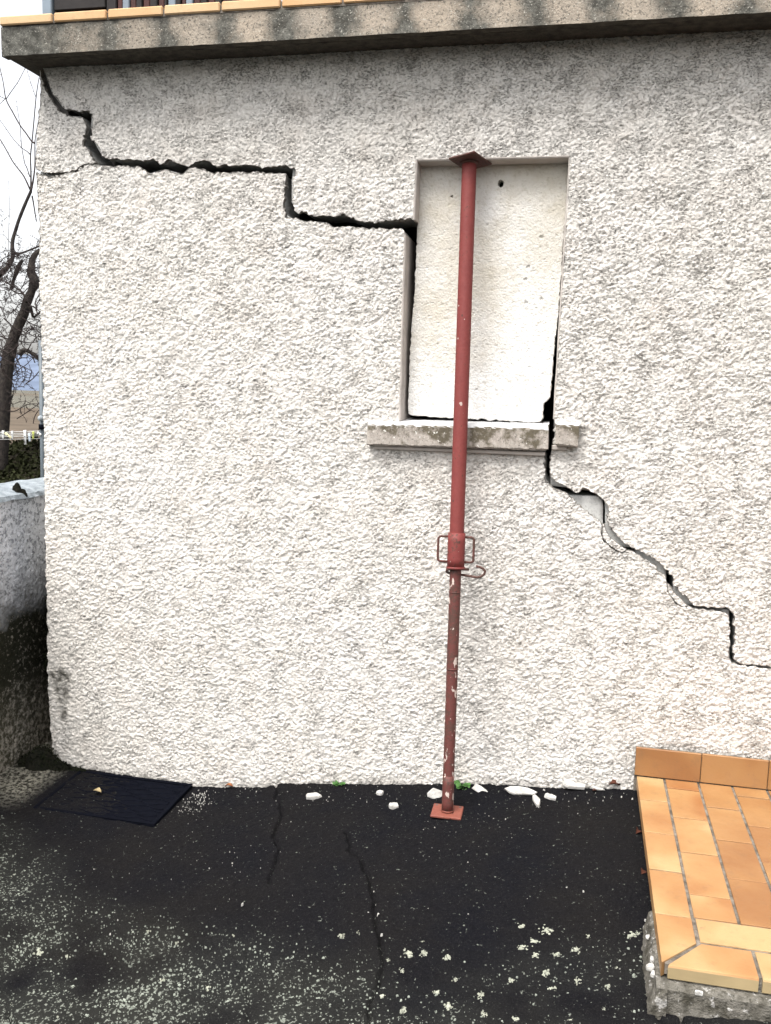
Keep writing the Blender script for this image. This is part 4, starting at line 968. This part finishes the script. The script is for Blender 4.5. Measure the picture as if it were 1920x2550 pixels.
mb = MB(); mb.box((-2.5, -2.2, -0.3), (-2.25, 3.19, 1.03)); mb.build('wall_body', M_GW, gw)
mb = MB(); V = []; F = []; K = 9
for i, y in enumerate(np.arange(-2.2, 3.2, 0.04)):
    for k in range(K):
        a = math.pi*k/(K-1); V.append((-2.37+0.145*math.cos(a)+random.uniform(-0.003, 0.003), y, 1.045+0.045*math.sin(a)+random.uniform(-0.003, 0.003)))
n = len(V)//K
for i in range(n-1):
    for k in range(K-1): F.append((i*K+k, i*K+k+1, i*K+K+k+1, i*K+K+k)[::-1])
    F.append((i*K, i*K+K, i*K+K+K-1, i*K+K-1)[::-1])
M_CAP = mat_broken('pale_coping', (0.36, 0.40, 0.43), (0.22, 0.25, 0.27), 0.010)
obj('rounded_coping', V, F, M_CAP, gw, False)
p = Wy(20, 1228, 0.0)
mound('moss_clump', [(-2.26, 0.045, 1.055, 0.020, 0.02, 0.05), (-2.245, 0.06, 1.04, 0.02, 0.02, 0.04)], 3, M_SOIL)
PG = [(-2.19, 0.24, 0.55, 0.05, 0.06, 0.14), (-2.2, 0.25, 0.42, 0.045, 0.06, 0.12), (-2.2, 0.2, 0.30, 0.03, 0.05, 0.10)]
mound('moss_growth', PG, 5, M_SOIL); tufts('moss_growth_tufts', PG, 1200, 0.014, 6, M_TUFT)

# ------------------------------------------------------------------ terrace balustrade above the ledge
M_WOOD = mat_plain('dark_red_stained_wood', (0.045, 0.012, 0.009), 0.6, 0.3, 0.3, 20)
M_WOODK = mat_plain('nearly_black_wood', (0.012, 0.010, 0.010), 0.7, 0.3, 0.3, 20)
M_GREYM = mat_plain('blue_grey_paint', (0.16, 0.20, 0.24), 0.5, 0.35, 0.12, 12)
rl = thing('terrace_screen', 'dark stained timber screen standing on the terrace above the tiled ledge', 'screen', loc=(0, 0, 2.7925))
def rx(px, y=0.10): return float(Wy(px, 20, y)[0])
def rbox(px0, px1, z0, z1, mat, name, y0=0.10, y1=0.14):
    mb = MB(); mb.box((rx(px0), y0, z0), (rx(px1), y1, z1), 0, 0.003); return mb.build(name, mat, rl)
rbox(108, 131, 0.0, 1.1, M_GREYM, 'post', 0.09, 0.17)
rbox(134, 262, 0.0, 0.141, M_WOOD, 'lower_board'); rbox(134, 262, 0.150, 1.0, M_WOODK, 'dark_panel')
edges = [264, 290, 304, 322, 338, 354, 372, 392, 408, 416, 436, 450, 462, 480, 498, 516, 534, 552, 570, 590, 610]
for i, (a, c) in enumerate(zip(edges[:-1], edges[1:])):
    rbox(a+0.8, c-0.8, 0.0, 1.0, M_GREYM if i in (2, 9, 12) else (M_WOOD if i % 2 else M_WOODK), 'slat', 0.10+0.006*(i % 2), 0.13+0.006*(i % 2))
rbox(131, 612, 0.0, 1.0, M_WOODK, 'backing_panel', 0.145, 0.165)

# ------------------------------------------------------------------ background: clothes line, tree, bank, field, hill
M_WIRE = mat_plain('pale_plastic_line', (0.55, 0.56, 0.55), 0.6, 0.3, 0.1)
M_POLE = mat_plain('grey_steel_pole', (0.085, 0.105, 0.12), 0.5, 0.4, 0.1)
CLY = 2.6
post = thing('clothes_post', 'thin blue grey steel post holding washing lines beside the house corner', 'post')
pb = Wy(108, 1230, CLY); pt = Wy(104, 855, CLY)
mb = MB(); mb.tube([(pb[0], CLY, 0.0), (pb[0], CLY, pt[2]+0.02)], 0.017, 14); mb.build('pole', M_POLE, post, True)
q = Wy(101.5, 1042, CLY-0.03); mb = MB(); n = 10
pts = [(q[0], q[1], q[2]+0.021*math.cos(math.pi*i/n)) for i in range(n+1)]; mb.tube(pts, [max(0.0008, 0.021*math.sin(math.pi*i/n)) for i in range(n+1)], 14)
mb.build('ball_cap', M_CAP, post, True)
q = Wy(104, 1062, CLY-0.02); mb = MB(); mb.tube([(q[0], q[1], q[2]-0.02), (q[0], q[1], q[2]+0.015)], 0.021, 12); mb.build('clamp', M_MAT, post, True)
cl = thing('washing_lines', 'five taut white washing lines strung left from the steel post', 'washing line')
for i, (ya, yb_) in enumerate([(1072.5, 1073), (1078.5, 1077), (1082, 1080.5), (1085.5, 1085), (1090, 1092)]):
    a = Vector(Wy(-160, ya+ (1 if i < 3 else -1), CLY-0.01+0.03*i)); c = Vector(Wy(102, yb_, CLY-0.01+0.005*i)); mb = MB()
    mb.tube([a+(c-a)*t+Vector((0, 0, -0.01*math.sin(math.pi*t))) for t in np.linspace(0, 1, 14)], 0.0021, 6); mb.build('line', M_WIRE, cl, True)
PEG = {'white': mat_plain('white_peg', (0.62, 0.63, 0.62), 0.5, 0.3, 0.05), 'blue': mat_plain('pale_blue_peg', (0.50, 0.58, 0.66), 0.5, 0.3, 0.05), 'lime': mat_plain('lime_peg', (0.45, 0.50, 0.14), 0.5, 0.3, 0.05), 'cream': mat_plain('cream_peg', (0.62, 0.58, 0.36), 0.5, 0.3, 0.05)}
def peg(px, py0, py1, w, tilt, c, lab):
    t = Vector(Wy(px, py0, CLY-0.02)); h = (py1-py0)*0.00257
    pg = thing('clothes_peg', lab, 'clothes peg', 'pegs clipped on the washing lines', tuple(t)); pg.rotation_euler = (0, tilt, 0)
    for s in (-1, 1):
        mb = MB(); M4 = Matrix.Rotation(0.07*s, 4, 'Y'); mb.box((s*w*0.28-w*0.24, -0.005, -h), (s*w*0.28+w*0.24, 0.005, 0.0), 0, 0.0012, M4); mb.build('jaw', PEG[c], pg)
    mb = MB(); mb.tube([(0, -0.008, -h*0.45), (0, 0.008, -h*0.45)], w*0.22, 8); mb.build('spring', M_POLE, pg)
peg(8, 1072, 1094, 0.018, 0.05, 'white', 'white peg furthest left on the washing lines')
peg(13, 1078, 1101, 0.017, -0.95, 'cream', 'tilted cream peg hanging beside the furthest left white peg')
peg(30.5, 1073, 1094, 0.015, 0.0, 'white', 'slim white peg alone between the tilted cream peg and the long white one')
peg(62, 1071, 1111, 0.022, -0.02, 'white', 'longest white peg, hanging lowest from the washing lines')
peg(73, 1078, 1101, 0.018, -0.05, 'blue', 'pale blue white peg just right of the longest peg')
peg(83, 1074, 1095, 0.015, 0.03, 'lime', 'lime green peg on the washing lines near the post')
peg(93, 1077, 1090, 0.016, -1.1, 'white', 'white peg turned sideways next to the steel post')

M_BARK = mat_broken('bark', (0.060, 0.052, 0.045), (0.025, 0.022, 0.022), 0.01)
M_TWIG = mat_plain('dark_twig', (0.034, 0.026, 0.024), 0.85, 0.15, 0.3, 30)
TY = 4.6
tree = thing('bare_tree', 'leafless gnarled fruit tree behind the left corner of the house', 'tree', loc=(0, 0, 0))
def bpts(l, dy=0.0): return [Vector(Wy(px, py, TY+dy+0.02*i)) for i, (px, py) in enumerate(l)]
S = (TY+3.4)/FPX
def smooth_path(pts, rad, k=4):
    P = []; R = []
    n = len(pts)
    for i in range(n-1):
        p0 = pts[max(i-1, 0)]; p1 = pts[i]; p2 = pts[i+1]; p3 = pts[min(i+2, n-1)]
        for j in range(k):
            t = j/k; P.append(0.5*((2*p1)+(-p0+p2)*t+(2*p0-5*p1+4*p2-p3)*t*t+(-p0+3*p1-3*p2+p3)*t**3)); R.append(rad[i]+(rad[i+1]-rad[i])*t)
    P.append(pts[-1]); R.append(rad[-1]); return P, R
trunk = MB(); twig = MB(); TR = []
def limb(l, w, mbx, n=8, rough=0.0, dy=0.0):
    pts = bpts(l, dy); P, R = smooth_path(pts, [x*0.5*S for x in w])
    if rough: R = [q*(1+rough*random.uniform(-1, 1)) for q in R]
    mbx.tube(P, R, n); TR.extend(zip(P, R)); return P, R
gb = Wy(-8, 1330, TY)
limb([(-14,1420),(-10,1250),(2,1100),(8,990),(18,910),(30,855),(45,812),(60,780),(68,750),(80,722),(86,700),(78,680),(79,655),(86,636),(100,622)], [60,52,46,40,36,30,27,25,24,22,30,22,18,16,12], trunk, 12, 0.10)
limb([(68,752),(60,735),(48,722),(30,712),(10,700),(-20,690)], [10,7,5,4,3,2], trunk, 6, 0.1)
limb([(75,762),(80,780),(84,790),(100,778),(125,770)], [9,8,6,6,5], trunk, 6, 0.1)
limb([(30,720),(33,700),(40,680),(48,660),(56,648)], [8,10,12,13,8], trunk, 8, 0.15, 0.3)
limb([(48,885),(60,872),(80,880),(100,898),(130,930)], [12,11,10,9,8], trunk, 8, 0.1)
limb([(-25,715),(0,683),(20,664),(31,642),(31,603),(40,570),(48,545),(62,510),(77,476)], [16,15,13,11,10,9.5,9,8.5,8], trunk, 8, 0.05, 0.2)
limb([(32,625),(45,632),(65,626),(100,612),(130,600)], [7,6,5,5,4], trunk, 6, 0, 0.2)
limb([(77,476),(83,447),(87,410),(87,358),(90,330),(96,300)], [7,5,4,3,2.2,1.5], twig, 6, 0, 0.2)
limb([(77,470),(77,428),(76,389),(80,351),(85,295),(90,241),(97,195),(104,170)], [5,4,3.4,3.4,3,2.6,2,1.6], twig, 6, 0, 0.25)
limb([(75,472),(60,440),(45,420),(31,401),(15,372),(0,347),(-20,320)], [5,4,3.6,3.4,3.2,3,2.4], twig, 6, 0, 0.2)
limb([(86,356),(78,351),(65,332),(50,312),(32,280),(15,247),(8,205),(0,170),(-6,140)], [5,4,3.6,3.4,3.2,3,2.2,2,1.6], twig, 6, 0, 0.2)
limb([(15,247),(30,225),(46,202),(60,175),(70,160)], [2.4,2,1.8,1.5,1], twig, 5, 0, 0.2)
limb([(15,247),(0,240),(-20,232)], [2,1.5,1], twig, 5, 0, 0.2); limb([(12,247),(0,258),(-20,268)], [1.8,1.4,1], twig, 5, 0, 0.2)
limb([(75,384),(66,376),(54,368),(38,352),(25,335),(10,313),(-5,292)], [3,2.2,2,1.8,1.8,1.5,1.2], twig, 5, 0, 0.2)
limb([(74,440),(66,415),(62,408),(54,366),(50,315),(44,275),(41,249)], [3,2.4,2.4,2,1.6,1.2,0.8], twig, 5, 0, 0.25)
limb([(88,240),(80,215),(72,192),(68,172)], [1.5,1.2,1,0.8], twig, 5, 0, 0.25)
limb([(80,487),(84,510),(88,535),(91,552)], [4,3.4,3,2.4], twig, 6, 0, 0.2)
limb([(20,645),(22,560),(24,520),(22,470),(20,440)], [1.6,1.3,1.2,0.9,0.6], twig, 5, 0, 0.4)
rr = np.random.default_rng(21)
def twigs(px, py, ang, length, w, depth, dy):
    pts = [(px, py)]; a = ang
    for i in range(5):
        a += rr.normal()*0.28; px += math.cos(a)*length/5; py -= math.sin(a)*length/5; pts.append((px, py))
    limb(pts, list(np.linspace(w, w*0.45, 6)), twig, 5 if w > 2 else 4, 0.1, dy)
    if depth > 0:
        for i in range(1, 6):
            if rr.random() < 0.75: twigs(*pts[i], a+rr.choice([-1, 1])*rr.uniform(0.5, 1.2), length*rr.uniform(0.35, 0.65), w*0.6, depth-1, dy+rr.normal()*0.1)
for k in range(30): twigs(rr.uniform(-25, 105), rr.uniform(700, 960), rr.uniform(0, 2*math.pi), rr.uniform(60, 110), rr.uniform(2.0, 4.0), 2, rr.normal()*0.3)
for k in range(16): twigs(rr.uniform(-10, 70), rr.uniform(640, 740), rr.uniform(0.8, 2.4), rr.uniform(50, 110), rr.uniform(1.6, 2.6), 2, rr.normal()*0.3)
for k in range(10): twigs(rr.uniform(0, 110), rr.uniform(900, 1060), rr.uniform(0.3, 2.8), rr.uniform(70, 150), rr.uniform(2.2, 5), 1, rr.normal()*0.3)
# spurs and buds on the thin limbs
for (P_, R_) in list(TR)[::2]:
    if R_ < 0.012 and rr.random() < 0.8:
        d = Vector((rr.normal(), rr.normal()*0.4, rr.normal()*0.7+0.3)).normalized(); twig.tube([P_, P_+d*(R_+rr.uniform(0.008, 0.022))], [0.0025, 0.0012], 4)
trunk.build('trunk', M_BARK, tree, True); twig.build('twigs', M_TWIG, tree, True)

# dark ivy bank behind the wall
M_IVY = mat_plain('dark_ivy', (0.016, 0.018, 0.008), 0.9, 0.05, 0.85, 2)
M_EARTH = mat_broken('bank_earth', (0.035, 0.030, 0.020), (0.02, 0.018, 0.013), 0.02)
bx = np.linspace(-9, -2.6, 60); by = np.linspace(3.2, 7.5, 40); BX, BYY = np.meshgrid(bx, by)
def bank_z(x, y): return 0.15+0.85*np.clip((y-3.0)/2.2, 0, 1)*(0.75+0.25*np.clip((x+6.2)/1.2, -1, 1))+0.25*(vnoise(x, y, 0.6, 95)-0.5)-1.2*np.clip((y-6.0)/1.5, 0, 1)
BZ = bank_z(BX, BYY); n1, n0 = BX.shape; idx = np.arange(n1*n0).reshape(n1, n0)
F = np.stack([idx[:-1, :-1], idx[:-1, 1:], idx[1:, 1:], idx[1:, :-1]], -1).reshape(-1, 4)
tag(obj('bank', np.stack([BX, BYY, BZ], -1).reshape(-1, 3), F, M_EARTH, smooth=True), kind='structure')
N = 26000; lx = rr.uniform(-8, -2.8, N); ly = rr.uniform(3.3, 6.2, N); lz = bank_z(lx, ly)+rr.random(N)*0.10
s = rr.uniform(0.012, 0.03, N); a1 = rr.normal(size=(N, 3)); a1 /= np.linalg.norm(a1, axis=1)[:, None]; a2 = np.cross(a1, rr.normal(size=(N, 3))); a2 /= np.linalg.norm(a2, axis=1)[:, None]
C = np.stack([lx, ly, lz], -1); V = np.stack([C-a1*s[:, None], C+a2*s[:, None]*0.7, C+a1*s[:, None], C-a2*s[:, None]*0.7], 1).reshape(-1, 3)
tag(obj('ivy', V, np.arange(N*4).reshape(-1, 4), M_IVY), kind='stuff')
# field and hill beyond
M_FIELD = mat_plain('winter_field', (0.10, 0.08, 0.06), 0.95, 0.05, 0.35, 0.6, 0.01)
fx = np.linspace(-260, 30, 60); fy = np.geomspace(9, 260, 40); BX, BYY = np.meshgrid(fx, fy)
BZ = -0.02+0.8*(vnoise(BX, BYY, 12, 97)-0.5)*np.clip((BYY-9)/40, 0, 1)-0.6*np.clip((BYY-9)/60, 0, 1); n1, n0 = BX.shape; idx = np.arange(n1*n0).reshape(n1, n0)
F = np.stack([idx[:-1, :-1], idx[:-1, 1:], idx[1:, 1:], idx[1:, :-1]], -1).reshape(-1, 4)
tag(obj('field', np.stack([BX, BYY, BZ+0.35], -1).reshape(-1, 3), F, M_FIELD, smooth=True), kind='structure')
M_HILL = mat_plain('haze_blue_hill', (0.12, 0.15, 0.21), 0.95, 0.05, 0.25, 0.05, 0.01)  # blue grey haze of distance put into the hill's base colour
hx = np.linspace(-700, 300, 120); V = []
hy = np.linspace(0, 1, 20); HX, HT = np.meshgrid(hx, hy)
HZ = (20+10*(vnoise(HX, HX*0+3, 90, 98)-0.5)+4*(vnoise(HX, HX*0+3, 20, 99)-0.5))*np.sin(HT*math.pi/2)-2
HY = 330+HT*150; n1, n0 = HX.shape; idx = np.arange(n1*n0).reshape(n1, n0)
F = np.stack([idx[:-1, :-1], idx[:-1, 1:], idx[1:, 1:], idx[1:, :-1]], -1).reshape(-1, 4)
tag(obj('hill', np.stack([HX, HY, HZ], -1).reshape(-1, 3), F, M_HILL, smooth=True), kind='structure')
